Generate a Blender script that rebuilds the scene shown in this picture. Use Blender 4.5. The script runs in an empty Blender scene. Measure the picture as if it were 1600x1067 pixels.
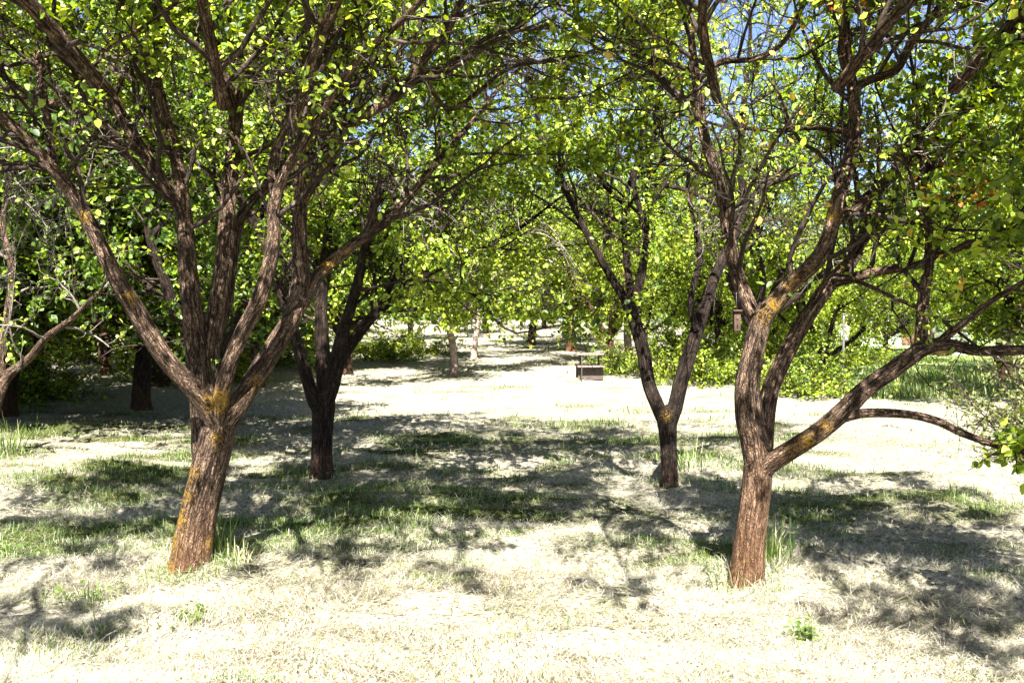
import bpy, math, random
import numpy as np
from mathutils import Vector

# ------------------------------------------------------------------ camera, sky, sun, exposure
C = bpy.context.scene
COL = C.collection
F = 1570.0                       # focal length in pixels of the 1600 wide photograph
PITCH = math.atan((533.5 - 505) / F)
EYE = 1.6
cam_d = bpy.data.cameras.new('camera')
cam = bpy.data.objects.new('camera', cam_d)
COL.objects.link(cam)
cam.location = (0, 0, EYE)
cam.rotation_euler = (math.pi / 2 - PITCH, 0, 0)
cam_d.sensor_width = 36
cam_d.lens = 36 * F / 1600
cam_d.clip_start = 0.05
cam_d.clip_end = 2000
C.camera = cam

SUN_EL = math.radians(48)
SUN_AZ = math.radians(4)         # a little to the right, behind the camera
sun_to = Vector((math.sin(SUN_AZ) * math.cos(SUN_EL), -math.cos(SUN_AZ) * math.cos(SUN_EL), math.sin(SUN_EL)))
W = bpy.data.worlds.new('World')
C.world = W
W.use_nodes = True
nt = W.node_tree
bgn = nt.nodes['Background']
sky = nt.nodes.new('ShaderNodeTexSky')
sky.sky_type = 'NISHITA'
sky.sun_disc = False
sky.sun_elevation = SUN_EL
sky.sun_rotation = math.atan2(sun_to.x, sun_to.y)
sky.altitude = 200
sky.dust_density = 1.0
sky.air_density = 0.55
sky.ozone_density = 0.5
nt.links.new(sky.outputs[0], bgn.inputs[0])
bgn.inputs[1].default_value = 0.05
sl = bpy.data.lights.new('sun', 'SUN')
sl.energy = 5.0
sl.angle = math.radians(0.5)
sl.color = (1.0, 0.96, 0.90)
so = bpy.data.objects.new('sun', sl)
COL.objects.link(so)
so.rotation_euler = (-sun_to).to_track_quat('-Z', 'Y').to_euler()
so.location = (0, -20, 30)
C.view_settings.view_transform = 'Standard'
C.view_settings.look = 'None'
C.view_settings.gamma = 1
C.view_settings.exposure = 2.72
C.cycles.max_bounces = 6
C.cycles.diffuse_bounces = 2
C.cycles.glossy_bounces = 2
C.cycles.transmission_bounces = 4
C.cycles.transparent_max_bounces = 4
C.cycles.use_adaptive_sampling = True
C.cycles.adaptive_threshold = 0.02

# ------------------------------------------------------------------ helpers
def P(px, py, d):
    """world point at forward distance d (metres) seen at pixel px, py of the 1600x1067 photograph"""
    cx, cz = (px - 800) / F, -(py - 533.5) / F
    vy = math.cos(PITCH) + cz * math.sin(PITCH)
    vz = -math.sin(PITCH) + cz * math.cos(PITCH)
    t = d / vy
    return np.array([cx * t, d, EYE + vz * t])

def hash3(i, j, k):
    n = (i.astype(np.int64) * 374761393 + j.astype(np.int64) * 668265263 + k.astype(np.int64) * 1274126177) & 0xffffffff
    n = ((n ^ (n >> 13)) * 1274126177) & 0xffffffff
    n = (n ^ (n >> 16)) & 0xffffffff
    return n / 4294967295.0

def vn(x, y, z=0.0, seed=0):
    x, y, z = np.broadcast_arrays(np.asarray(x, float), np.asarray(y, float), np.asarray(z, float))
    xi, yi, zi = np.floor(x), np.floor(y), np.floor(z)
    fx, fy, fz = x - xi, y - yi, z - zi
    fx, fy, fz = fx*fx*(3-2*fx), fy*fy*(3-2*fy), fz*fz*(3-2*fz)
    zi = zi + seed * 57
    r = 0
    for a in (0, 1):
        for b in (0, 1):
            for c in (0, 1):
                w = (fx if a else 1-fx) * (fy if b else 1-fy) * (fz if c else 1-fz)
                r = r + w * hash3(xi+a, yi+b, zi+c)
    return r * 2 - 1

def nrm(v):
    return v / np.maximum(np.linalg.norm(v, axis=-1, keepdims=True), 1e-9)

BASES = [(-2.02, 6.3), (1.41, 6.05), (-1.95, 10.25), (1.51, 9.66)]
def terrain(x, y):
    x = np.asarray(x, float); y = np.asarray(y, float)
    rise = np.clip(y - 20, 0, 60)
    side = 1 / (1 + np.exp((x - 0.16 * y - 1.0) / 1.6))
    z = 0.030 * rise * side + 0.004 * rise * (1 - side)
    near = 1 / (1 + (np.maximum(y, 0) / 30) ** 2)
    z = z + 0.05 * vn(x / 1.7, y / 1.1, 0, 1) + 0.05 * vn(x / .62, y / .33, 0, 2) * near
    z = z + 0.045 * (1-np.abs(vn(x / .38, y / .17, 0, 3)))**2 * near
    for bx, by in BASES:
        z = z + .045*np.exp(-((x-bx)**2 + (y-by)**2)/.07)
    return z

def make_mesh(name, verts, quads, mat, parent=None, attrs=None, smooth=False, tris=None):
    me = bpy.data.meshes.new(name)
    verts = np.asarray(verts, np.float32)
    quads = np.asarray(quads, np.int32).reshape(-1, 4)
    nq = len(quads)
    ntr = 0 if tris is None else len(tris)
    me.vertices.add(len(verts))
    me.vertices.foreach_set('co', verts.ravel())
    me.loops.add(nq * 4 + ntr * 3)
    li = quads.ravel()
    ls = np.arange(nq) * 4
    if ntr:
        li = np.concatenate([li, np.asarray(tris, np.int32).ravel()])
        ls = np.concatenate([ls, nq * 4 + np.arange(ntr) * 3])
    me.loops.foreach_set('vertex_index', li.astype(np.int32))
    me.polygons.add(nq + ntr)
    me.polygons.foreach_set('loop_start', ls.astype(np.int32))
    if smooth:
        me.polygons.foreach_set('use_smooth', np.ones(nq + ntr, bool))
    me.update(calc_edges=True)
    for k, v in (attrs or {}).items():
        v = np.asarray(v, np.float32)
        if v.ndim == 2:
            a = me.attributes.new(k, 'FLOAT_VECTOR', 'POINT'); a.data.foreach_set('vector', v.ravel())
        else:
            a = me.attributes.new(k, 'FLOAT', 'POINT'); a.data.foreach_set('value', v)
    me.materials.append(mat)
    o = bpy.data.objects.new(name, me)
    COL.objects.link(o)
    if parent is not None:
        o.parent = parent
    return o

def tag(o, label=None, cat=None, group=None, kind=None):
    if label: o['label'] = label
    if cat: o['category'] = cat
    if group: o['group'] = group
    if kind: o['kind'] = kind
    return o

def empty(name, loc=(0, 0, 0)):
    o = bpy.data.objects.new(name, None)
    COL.objects.link(o)
    o.location = loc
    o.empty_display_size = 0.2
    return o

def copy_tree(o, parent=None):
    c = o.copy(); COL.objects.link(c)
    if parent is not None: c.parent = parent
    for ch in o.children:
        copy_tree(ch, c)
    return c

# ------------------------------------------------------------------ materials
def new_mat(name):
    m = bpy.data.materials.new(name); m.use_nodes = True
    n = m.node_tree.nodes; n.clear()
    out = n.new('ShaderNodeOutputMaterial')
    return m, m.node_tree, out

def node(t, typ, **kw):
    n = t.nodes.new(typ)
    for k, v in kw.items():
        if k.startswith('i_'):
            n.inputs[k[2:].replace('_', ' ')].default_value = v
        else:
            setattr(n, k, v)
    return n

def ramp(t, src, stops, interp='LINEAR'):
    r = t.nodes.new('ShaderNodeValToRGB')
    r.color_ramp.interpolation = interp
    e = r.color_ramp.elements
    while len(e) < len(stops): e.new(0.5)
    for i, (p, c) in enumerate(stops):
        e[i].position = p
        e[i].color = (c[0], c[1], c[2], 1) if not isinstance(c, (int, float)) else (c, c, c, 1)
    t.links.new(src, r.inputs[0])
    return r

def mixc(t, fac, a, b):
    m = t.nodes.new('ShaderNodeMix'); m.data_type = 'RGBA'
    for sock, v in ((m.inputs[0], fac), (m.inputs[6], a), (m.inputs[7], b)):
        if isinstance(v, (int, float)): sock.default_value = v
        elif isinstance(v, tuple): sock.default_value = (*v, 1)
        else: t.links.new(v, sock)
    return m.outputs[2]

def math_n(t, op, a, b=None):
    m = t.nodes.new('ShaderNodeMath'); m.operation = op
    for s, v in ((m.inputs[0], a), (m.inputs[1], b)):
        if v is None: continue
        if isinstance(v, (int, float)): s.default_value = v
        else: t.links.new(v, s)
    return m.outputs[0]

def bark_mat(name, dark, mid, light, red=(0.21, 0.098, 0.040), moss=(0.33, 0.19, 0.015), bump=1.0):
    m, t, out = new_mat(name)
    at = node(t, 'ShaderNodeAttribute', attribute_name='barkco')
    mp = node(t, 'ShaderNodeMapping'); mp.inputs['Scale'].default_value = (1, 1, 0.2)
    t.links.new(at.outputs['Vector'], mp.inputs[0])
    n0 = node(t, 'ShaderNodeTexNoise', i_Scale=30.0, i_Detail=2.0)
    t.links.new(at.outputs['Vector'], n0.inputs['Vector'])
    add = node(t, 'ShaderNodeVectorMath', operation='MULTIPLY_ADD')
    add.inputs[1].default_value = (.03, .03, .05)
    t.links.new(n0.outputs['Color'], add.inputs[0]); t.links.new(mp.outputs[0], add.inputs[2])
    vo = node(t, 'ShaderNodeTexVoronoi', feature='DISTANCE_TO_EDGE'); vo.inputs['Scale'].default_value = 62
    t.links.new(add.outputs[0], vo.inputs['Vector'])
    n1 = node(t, 'ShaderNodeTexNoise', i_Scale=95.0, i_Detail=6.0, i_Roughness=0.7)
    t.links.new(add.outputs[0], n1.inputs['Vector'])
    n2 = node(t, 'ShaderNodeTexNoise', i_Scale=9.0, i_Detail=4.0)
    t.links.new(at.outputs['Vector'], n2.inputs['Vector'])
    fur = ramp(t, vo.outputs['Distance'], [(0.0, 0.45), (0.14, 0.85), (0.4, 1.0)])
    m3 = node(t, 'ShaderNodeMapping'); m3.inputs['Scale'].default_value = (1, 1, 0.13)
    t.links.new(at.outputs['Vector'], m3.inputs[0])
    n5 = node(t, 'ShaderNodeTexNoise', i_Scale=34.0, i_Detail=3.0, i_Distortion=0.4)
    t.links.new(m3.outputs[0], n5.inputs['Vector'])
    big = ramp(t, math_n(t, 'ABSOLUTE', math_n(t, 'SUBTRACT', n5.outputs[0], 0.5)), [(0.0, 0.30), (0.05, 0.85), (0.16, 1.05)])
    h = math_n(t, 'MULTIPLY', math_n(t, 'MULTIPLY', fur.outputs[0], big.outputs[0]), math_n(t, 'ADD', math_n(t, 'MULTIPLY', n1.outputs[0], 1.5), -0.12))
    col = ramp(t, h, [(0.15, dark), (0.40, mid), (0.72, light)])
    pat = ramp(t, n2.outputs[0], [(0.38, 0.62), (0.62, 1.15)])
    c = node(t, 'ShaderNodeMix', data_type='RGBA', blend_type='MULTIPLY'); c.inputs[0].default_value = 1
    t.links.new(col.outputs[0], c.inputs[6]); t.links.new(pat.outputs[0], c.inputs[7])
    c = c.outputs[2]
    rd = node(t, 'ShaderNodeAttribute', attribute_name='red')
    rf = math_n(t, 'MULTIPLY', rd.outputs['Fac'], math_n(t, 'ADD', math_n(t, 'MULTIPLY', h, 0.9), 0.1))
    c = mixc(t, rf, c, red)
    ms = node(t, 'ShaderNodeAttribute', attribute_name='moss')
    n3 = node(t, 'ShaderNodeTexNoise', i_Scale=55.0, i_Detail=5.0, i_Roughness=0.7)
    t.links.new(at.outputs['Vector'], n3.inputs['Vector'])
    mf = math_n(t, 'ADD', math_n(t, 'MULTIPLY', ms.outputs['Fac'], 1.0), math_n(t, 'MULTIPLY', math_n(t, 'SUBTRACT', n3.outputs[0], 0.56), 3.0))
    mf = ramp(t, mf, [(0.40, 0.0), (1.05, 0.85)])
    c = mixc(t, mf.outputs[0], c, moss)
    bs = node(t, 'ShaderNodeBsdfPrincipled'); bs.inputs['Roughness'].default_value = 0.9
    bs.inputs['Specular IOR Level'].default_value = 0.15
    t.links.new(c, bs.inputs['Base Color'])
    bp = node(t, 'ShaderNodeBump'); bp.inputs['Strength'].default_value = bump; bp.inputs['Distance'].default_value = 0.028
    t.links.new(h, bp.inputs['Height']); t.links.new(bp.outputs[0], bs.inputs['Normal'])
    t.links.new(bs.outputs[0], out.inputs[0])
    return m

def leaf_mat(name, stops, trans=0.4, gloss=0.03, rough=0.5):
    m, t, out = new_mat(name)
    at = node(t, 'ShaderNodeAttribute', attribute_name='tint')
    r = ramp(t, at.outputs['Fac'], stops)
    df = node(t, 'ShaderNodeBsdfDiffuse'); t.links.new(r.outputs[0], df.inputs[0])
    tr = node(t, 'ShaderNodeBsdfTranslucent')
    hv = node(t, 'ShaderNodeHueSaturation'); hv.inputs['Value'].default_value = 1.5; hv.inputs['Saturation'].default_value = 1.1
    hv.inputs['Hue'].default_value = 0.485
    t.links.new(r.outputs[0], hv.inputs['Color']); t.links.new(hv.outputs[0], tr.inputs[0])
    mx = node(t, 'ShaderNodeMixShader'); mx.inputs[0].default_value = trans
    t.links.new(df.outputs[0], mx.inputs[1]); t.links.new(tr.outputs[0], mx.inputs[2])
    gl = node(t, 'ShaderNodeBsdfGlossy'); gl.inputs['Roughness'].default_value = rough
    m2 = node(t, 'ShaderNodeMixShader'); m2.inputs[0].default_value = gloss
    t.links.new(mx.outputs[0], m2.inputs[1]); t.links.new(gl.outputs[0], m2.inputs[2])
    t.links.new(m2.outputs[0], out.inputs[0])
    return m

def plain_mat(name, a, b, scale=8.0, rough=0.8, stretch=(1, 1, 1), bump=0.3):
    m, t, out = new_mat(name)
    tc = node(t, 'ShaderNodeTexCoord')
    mp = node(t, 'ShaderNodeMapping'); mp.inputs['Scale'].default_value = stretch
    t.links.new(tc.outputs['Object'], mp.inputs[0])
    n = node(t, 'ShaderNodeTexNoise', i_Scale=scale, i_Detail=6.0, i_Roughness=0.65)
    t.links.new(mp.outputs[0], n.inputs['Vector'])
    r = ramp(t, n.outputs[0], [(0.3, a), (0.7, b)])
    bs = node(t, 'ShaderNodeBsdfPrincipled'); bs.inputs['Roughness'].default_value = rough
    t.links.new(r.outputs[0], bs.inputs['Base Color'])
    bp = node(t, 'ShaderNodeBump'); bp.inputs['Strength'].default_value = bump; bp.inputs['Distance'].default_value = 0.01
    t.links.new(n.outputs[0], bp.inputs['Height']); t.links.new(bp.outputs[0], bs.inputs['Normal'])
    t.links.new(bs.outputs[0], out.inputs[0])
    return m

def ground_mat():
    m, t, out = new_mat('mown_hay_ground')
    geo = node(t, 'ShaderNodeNewGeometry')
    mp = node(t, 'ShaderNodeMapping'); mp.inputs['Scale'].default_value = (1, 1.6, 1)
    t.links.new(geo.outputs['Position'], mp.inputs[0])
    n1 = node(t, 'ShaderNodeTexNoise', i_Scale=0.9, i_Detail=6.0, i_Roughness=0.6); t.links.new(mp.outputs[0], n1.inputs['Vector'])
    n2 = node(t, 'ShaderNodeTexNoise', i_Scale=26.0, i_Detail=6.0, i_Roughness=0.7, i_Distortion=1.2); t.links.new(mp.outputs[0], n2.inputs['Vector'])
    n3 = node(t, 'ShaderNodeTexNoise', i_Scale=0.22, i_Detail=3.0); t.links.new(geo.outputs['Position'], n3.inputs['Vector'])
    straw = ramp(t, n2.outputs[0], [(0.36, (0.03, 0.026, 0.014)), (0.47, (0.20, 0.18, 0.125)), (0.6, (0.42, 0.39, 0.32))])
    green = ramp(t, n2.outputs[0], [(0.35, (0.03, 0.045, 0.01)), (0.6, (0.20, 0.24, 0.07))])
    gf = ramp(t, n1.outputs[0], [(0.54, 0.0), (0.74, 0.6)])
    c = mixc(t, gf.outputs[0], straw.outputs[0], green.outputs[0])
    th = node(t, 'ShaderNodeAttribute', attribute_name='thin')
    low = ramp(t, n2.outputs[0], [(0.38, (0.010, 0.013, 0.004)), (0.52, (0.05, 0.058, 0.018)), (0.68, (0.16, 0.16, 0.07))])  # green ground tone, painted extra dark where the canopy shade falls
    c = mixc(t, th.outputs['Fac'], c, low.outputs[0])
    at = node(t, 'ShaderNodeAttribute', attribute_name='meadow')
    mead = ramp(t, n2.outputs[0], [(0.3, (0.10, 0.17, 0.04)), (0.65, (0.34, 0.42, 0.17))])
    c = mixc(t, at.outputs['Fac'], c, mead.outputs[0])
    bs = node(t, 'ShaderNodeBsdfDiffuse'); t.links.new(c, bs.inputs[0])
    bp = node(t, 'ShaderNodeBump'); bp.inputs['Strength'].default_value = 0.8; bp.inputs['Distance'].default_value = 0.03
    t.links.new(n2.outputs[0], bp.inputs['Height']); t.links.new(bp.outputs[0], bs.inputs['Normal'])
    t.links.new(bs.outputs[0], out.inputs[0])
    return m

BARK = bark_mat('furrowed_bark', (0.008, 0.005, 0.003), (0.088, 0.055, 0.035), (0.35, 0.245, 0.17))
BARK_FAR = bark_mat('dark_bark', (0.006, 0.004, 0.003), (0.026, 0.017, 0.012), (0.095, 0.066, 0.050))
BARK_PALE = bark_mat('pale_bark', (0.16, 0.11, 0.09), (0.42, 0.33, 0.28), (0.60, 0.50, 0.44))
BARK_RED = bark_mat('reddish_bark', (0.02, 0.011, 0.007), (0.10, 0.05, 0.028), (0.22, 0.13, 0.08))
TWIG = bark_mat('twig_bark', (0.012, 0.008, 0.006), (0.035, 0.024, 0.018), (0.10, 0.075, 0.06), bump=0.3)
TWIG_PALE = bark_mat('bare_twig_bark', (0.07, 0.058, 0.048), (0.17, 0.145, 0.12), (0.30, 0.27, 0.23), bump=0.3)
G0, G1, G2, G3 = (0.028, 0.058, 0.006), (0.125, 0.200, 0.012), (0.275, 0.365, 0.024), (0.43, 0.48, 0.06)
LEAF = leaf_mat('orchard_leaf', [(0.0, G0), (0.4, G1), (0.75, G2), (0.93, G3), (1.0, (0.34, 0.30, 0.05))])
LEAF_RED = leaf_mat('orchard_leaf_with_red_shoots', [(0.0, G0), (0.4, G1), (0.72, G2), (0.9, G3), (0.965, (0.42, 0.20, 0.04)), (1.0, (0.40, 0.07, 0.03))])
LEAF_DARK = leaf_mat('shaded_orchard_leaf', [(0.0, (0.02, 0.045, 0.006)), (0.5, (0.075, 0.135, 0.012)), (0.9, (0.18, 0.26, 0.02)), (1.0, (0.3, 0.36, 0.05))])  # darker copy of the orchard leaf, crown shade put into its colour
LEAF_YEL = leaf_mat('young_yellow_leaf', [(0.0, (0.05, 0.10, 0.008)), (0.5, (0.22, 0.31, 0.022)), (1.0, (0.46, 0.51, 0.07))])
LEAF_PALE = leaf_mat('olive_leaf', [(0.0, (0.06, 0.09, 0.02)), (0.5, (0.15, 0.18, 0.05)), (1.0, (0.26, 0.27, 0.10))])
STRAW = leaf_mat('cut_straw', [(0.0, (0.035, 0.028, 0.016)), (0.2, (0.15, 0.13, 0.08)), (0.5, (0.41, 0.375, 0.275)), (0.92, (0.60, 0.57, 0.50)), (1.0, (0.20, 0.25, 0.07))], trans=0.25, gloss=0.03)
GRASS = leaf_mat('grass_blade', [(0.0, (0.035, 0.075, 0.012)), (0.5, (0.10, 0.16, 0.03)), (0.85, (0.24, 0.29, 0.08)), (1.0, (0.45, 0.42, 0.24))], trans=0.4)

# ------------------------------------------------------------------ tubes, limbs, leaves
def smooth_poly(pts, rad, step):
    pts = np.asarray(pts, float); rad = np.asarray(rad, float)
    n = len(pts)
    ext = np.vstack([2*pts[0]-pts[1], pts, 2*pts[-1]-pts[-2]])
    op, orr = [], []
    for i in range(n - 1):
        p0, p1, p2, p3 = ext[i:i+4]
        k = max(2, int(np.linalg.norm(p2-p1) / step))
        t = (np.arange(k) / k)[:, None]
        op.append(0.5*((2*p1)+(-p0+p2)*t+(2*p0-5*p1+4*p2-p3)*t**2+(-p0+3*p1-3*p2+p3)*t**3))
        orr.append(rad[i] + (rad[i+1]-rad[i])*t[:, 0])
    op.append(pts[-1:]); orr.append(rad[-1:])
    return np.vstack(op), np.concatenate(orr)

def tube_geo(pts, rad, sides, seed=0, rough=0.06, flare=None):
    """one limb: verts, quads, barkco"""
    pts = np.asarray(pts, float)
    n = len(pts)
    tan = nrm(np.gradient(pts, axis=0))
    u = np.cross(tan[0], [0.31, 0.2, 0.9]); 
    if np.linalg.norm(u) < 1e-3: u = np.cross(tan[0], [1, 0, 0])
    us = []
    for k in range(n):
        u = u - tan[k]*np.dot(u, tan[k]); u = u / np.linalg.norm(u); us.append(u)
    us = np.array(us); vs = np.cross(tan, us)
    s = np.concatenate([[0], np.cumsum(np.linalg.norm(np.diff(pts, axis=0), axis=1))])
    a = np.arange(sides) / sides * 2*np.pi
    ca, sa = np.cos(a)[None], np.sin(a)[None]
    R = rad[:, None] * np.ones((1, sides))
    mean = float(np.mean(rad))
    R = R * (1 + rough*vn(ca*1.6, sa*1.6, s[:, None]/(mean*5+.02), seed) + rough*0.8*vn(ca*4.5, sa*4.5, s[:, None]/(mean*4+.02), seed+5))
    if mean > .05: R = R * (1 + .07*np.abs(vn(ca*7, sa*7, s[:, None]/.22, seed+11)) - .03)
    if flare is not None:
        hgt = (pts[:, 2] - flare)[:, None]
        R = R * (1 + np.exp(-np.maximum(hgt, 0)/0.11) * (0.22 + 0.5*np.maximum(0, vn(ca*1.5, sa*1.5, 0*s[:, None], seed+9))))
    V = pts[:, None] + us[:, None]*(R*ca)[..., None] + vs[:, None]*(R*sa)[..., None]
    bc = np.stack([R*ca + seed*0.37, R*sa + seed*0.61, np.broadcast_to(s[:, None], R.shape)], -1)
    i = np.arange(n-1)[:, None]*sides; j = np.arange(sides)[None]; jn = (j+1) % sides
    Q = np.stack([i+j, i+jn, i+sides+jn, i+sides+j], -1).reshape(-1, 4)
    V = V.reshape(-1, 3); bc = bc.reshape(-1, 3)
    # end cap
    V = np.vstack([V, pts[-1] + tan[-1]*rad[-1]*0.6]); bc = np.vstack([bc, bc[-1]])
    e = (n-1)*sides
    T = np.stack([e+np.arange(sides), e+(np.arange(sides)+1) % sides, np.full(sides, n*sides)], -1)
    return V, Q, bc, T

def batch_tubes(Pn, R, sides=3):
    """N branches of K rings"""
    N, K, _ = Pn.shape
    tan = nrm(np.gradient(Pn, axis=1))
    ref = np.where(np.abs(tan[:, :1, 2:3]) > 0.9, np.array([1., 0, 0]), np.array([0, 0, 1.]))
    u = nrm(np.cross(tan, np.broadcast_to(ref, tan.shape))); v = np.cross(tan, u)
    a = np.arange(sides)/sides*2*np.pi
    ca, sa = np.cos(a)[None, None, :, None], np.sin(a)[None, None, :, None]
    V = Pn[:, :, None] + R[:, :, None, None]*(u[:, :, None]*ca + v[:, :, None]*sa)
    n = np.arange(N)[:, None, None]*K*sides; k = np.arange(K-1)[None, :, None]*sides; j = np.arange(sides)[None, None]; jn = (j+1) % sides
    b = n + k
    Q = np.stack([b+j, b+jn, b+sides+jn, b+sides+j], -1).reshape(-1, 4)
    s = np.concatenate([np.zeros((N, 1)), np.cumsum(np.linalg.norm(np.diff(Pn, axis=1), axis=2), 1)], 1)
    bc = np.stack([np.broadcast_to((R[:, :, None]*np.cos(a)) + np.arange(N)[:, None, None]*.31, (N, K, sides)),
                   np.broadcast_to(R[:, :, None]*np.sin(a), (N, K, sides)),
                   np.broadcast_to(s[:, :, None], (N, K, sides))], -1)
    return V.reshape(-1, 3), Q, bc.reshape(-1, 3)

class Acc:
    def __init__(self): self.v, self.q, self.b, self.t, self.n = [], [], [], [], 0
    def add(self, V, Q, B, T=None):
        self.v.append(V); self.q.append(Q + self.n); self.b.append(B)
        if T is not None: self.t.append(T + self.n)
        self.n += len(V)
    def build(self, name, mat, parent, moss=None, red=None, smooth=True):
        V = np.vstack(self.v); B = np.vstack(self.b)
        at = {'barkco': B}
        at['moss'] = moss(V) if moss else np.zeros(len(V))
        at['red'] = red(V) if red else np.zeros(len(V))
        return make_mesh(name, V, np.vstack(self.q), mat, parent, at, smooth, np.vstack(self.t) if self.t else None)

def walk(p0, d0, L, K, wig, up, rng):
    N = len(p0)
    Pn = np.empty((N, K, 3)); Pn[:, 0] = p0
    d = nrm(d0); st = (L/(K-1))[:, None]
    up = np.broadcast_to(np.asarray(up, float), (N,))
    for k in range(1, K):
        d = d + rng.normal(0, wig, (N, 3)); d[:, 2] += up
        d = nrm(d)
        Pn[:, k] = Pn[:, k-1] + d*st
    return Pn

def pick(Pn, per, rng, t0=0.15, jitter=True):
    """points on the branches: index, position, tangent, t"""
    N, K, _ = Pn.shape
    idx = np.repeat(np.arange(N), per)
    t = rng.uniform(t0, 1.0, len(idx))
    f = t*(K-1); k = np.minimum(f.astype(int), K-2); w = (f-k)[:, None]
    a, b = Pn[idx, k], Pn[idx, k+1]
    return idx, a+(b-a)*w, nrm(b-a), t

def leaves_geo(pos, axis, nor, L, Wd, tint, rng):
    N = len(pos)
    a = nrm(axis); n = nor - a*np.sum(nor*a, 1, keepdims=True); n = nrm(n); s = np.cross(a, n)
    fold = rng.uniform(0.05, 0.35, N)
    prof = [(0, 0, 0), (-.46, .32, 1), (-.36, .68, .8), (0, 1.0, -.35), (.36, .68, .8), (.46, .32, 1)]
    V = np.empty((N, 6, 3))
    for i, (x, y, z) in enumerate(prof):
        V[:, i] = pos + s*(x*Wd)[:, None] + a*(y*L)[:, None] + n*(z*fold*Wd*0.5)[:, None]
    b = np.arange(N)[:, None]*6
    Q = np.concatenate([b+np.array([0, 1, 2, 3]), b+np.array([0, 3, 4, 5])], 1).reshape(-1, 4)
    return V.reshape(-1, 3), Q, np.repeat(tint, 6)

def make_leaves(sets, rng, size=0.062, name='crown', mat=None, parent=None, minz=None, tint_fn=None, droop=0.25, keep_fn=None):
    """sets: list of (Pn twigs, leaves per twig)"""
    vs, qs, ts, n = [], [], [], 0
    for Pn, per in sets:
        if len(Pn) == 0: continue
        cnt = rng.poisson(per, len(Pn))
        idx, p, tan, t = pick(Pn, cnt, rng, 0.1)
        if minz is not None:
            k = p[:, 2] > minz + rng.normal(0, .12, len(p)); p, tan = p[k], tan[k]
        if keep_fn is not None:
            k = rng.random(len(p)) < keep_fn(p)*np.clip(.70 + 2.6*vn(p[:, 0]*1.5, p[:, 1]*1.5, p[:, 2]*1.5, 41), .02, 1); p, tan = p[k], tan[k]
        N = len(p)
        if N == 0: continue
        ax = tan*0.5 + rng.normal(0, .6, (N, 3)); ax[:, 2] -= droop
        nor = rng.normal(0, .55, (N, 3)); nor[:, 2] += 0.7; nor[:, 1] -= 0.45
        L = size*rng.uniform(.4, 1.3, N); Wd = L*rng.uniform(.5, .85, N)
        tint = np.clip(rng.beta(1.4, 1.7, N) + 0.28*vn(p[:, 0]*1.3, p[:, 1]*1.3, p[:, 2]*1.3, 31), 0, .94)
        if tint_fn is not None: tint = tint_fn(p, tint, rng)
        V, Q, T = leaves_geo(p + rng.normal(0, .012, (N, 3)), ax, nor, L, Wd, tint, rng)
        vs.append(V); qs.append(Q+n); ts.append(T); n += len(V)
    return make_mesh(name, np.vstack(vs), np.vstack(qs), mat, parent, {'tint': np.concatenate(ts)})

def foliate(limbs, rng, sp=0.22, sl=1.1, tper=9, tl=0.42, qper=5, ql=0.16, minh=1.75, centre=None, up=0.05, rmax=9, bare=0.12):
    """limbs: [(pts, rad)] -> branch arrays"""
    p0, d0, Ls, r0 = [], [], [], []
    for pts, rad in limbs:
        s = np.concatenate([[0], np.cumsum(np.linalg.norm(np.diff(pts, axis=0), axis=1))])
        tot = s[-1]
        q = rng.uniform(0, sp)
        while q < tot:
            i = min(np.searchsorted(s, q), len(pts)-2)
            p = pts[i]; r = rad[i]
            if p[2] > minh and r < rmax:
                t = nrm(pts[i+1]-pts[i])
                pr = rng.normal(0, 1, 3); pr -= t*np.dot(pr, t); pr = nrm(pr)
                out = np.zeros(3)
                if centre is not None:
                    out = np.array([p[0]-centre[0], p[1]-centre[1], 0]); out = out/(np.linalg.norm(out)+.3)
                d0.append(t*0.55 + pr*0.9 + out*0.35 + np.array([0, 0, 0.2]))
                p0.append(p); Ls.append(sl*rng.uniform(.45, 1.25)); r0.append(min(r*0.55, 0.018))
            q += sp*rng.uniform(.5, 1.5)
        # leader
        p0.append(pts[-1]); d0.append(pts[-1]-pts[-2]); Ls.append(sl*rng.uniform(.7, 1.2)); r0.append(rad[-1])
    p0, d0, Ls, r0 = map(np.array, (p0, d0, Ls, r0))
    S = walk(p0, d0, Ls, 8, 0.2, up, rng)
    RS = r0[:, None]*np.linspace(1, .3, 8)[None]
    idx, p, tan, t = pick(S, rng.poisson(tper, len(S)), rng, 0.18)
    pr = rng.normal(0, 1, p.shape); pr = nrm(pr - tan*np.sum(pr*tan, 1, keepdims=True))
    T = walk(p, tan*.5+pr*.9+np.array([0, 0, .15]), tl*rng.uniform(.4, 1.3, len(p))*(1.1-.5*t), 6, 0.24, up, rng)
    RT = np.minimum(r0[idx]*.45, .0052)[:, None]*np.linspace(1, .4, 6)[None]
    isbare = (rng.random(len(S)) < bare)[idx]
    idx2, p, tan, t = pick(T, rng.poisson(qper, len(T)), rng, 0.2)
    pr = rng.normal(0, 1, p.shape); pr = nrm(pr - tan*np.sum(pr*tan, 1, keepdims=True))
    Qd = walk(p, tan*.5+pr, ql*rng.uniform(.4, 1.4, len(p)), 4, 0.25, 0.02, rng)
    RQ = np.full((len(Qd), 4), .0018)*np.linspace(1, .55, 4)
    return S, RS, T, RT, Qd, RQ, isbare, isbare[idx2]

def px_limb(rows, step, sc=.87):
    pts = [P(x, y, d) for x, y, w, d in rows]
    rad = [w/2/F*d*sc for x, y, w, d in rows]
    return smooth_poly(pts, rad, step)

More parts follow.
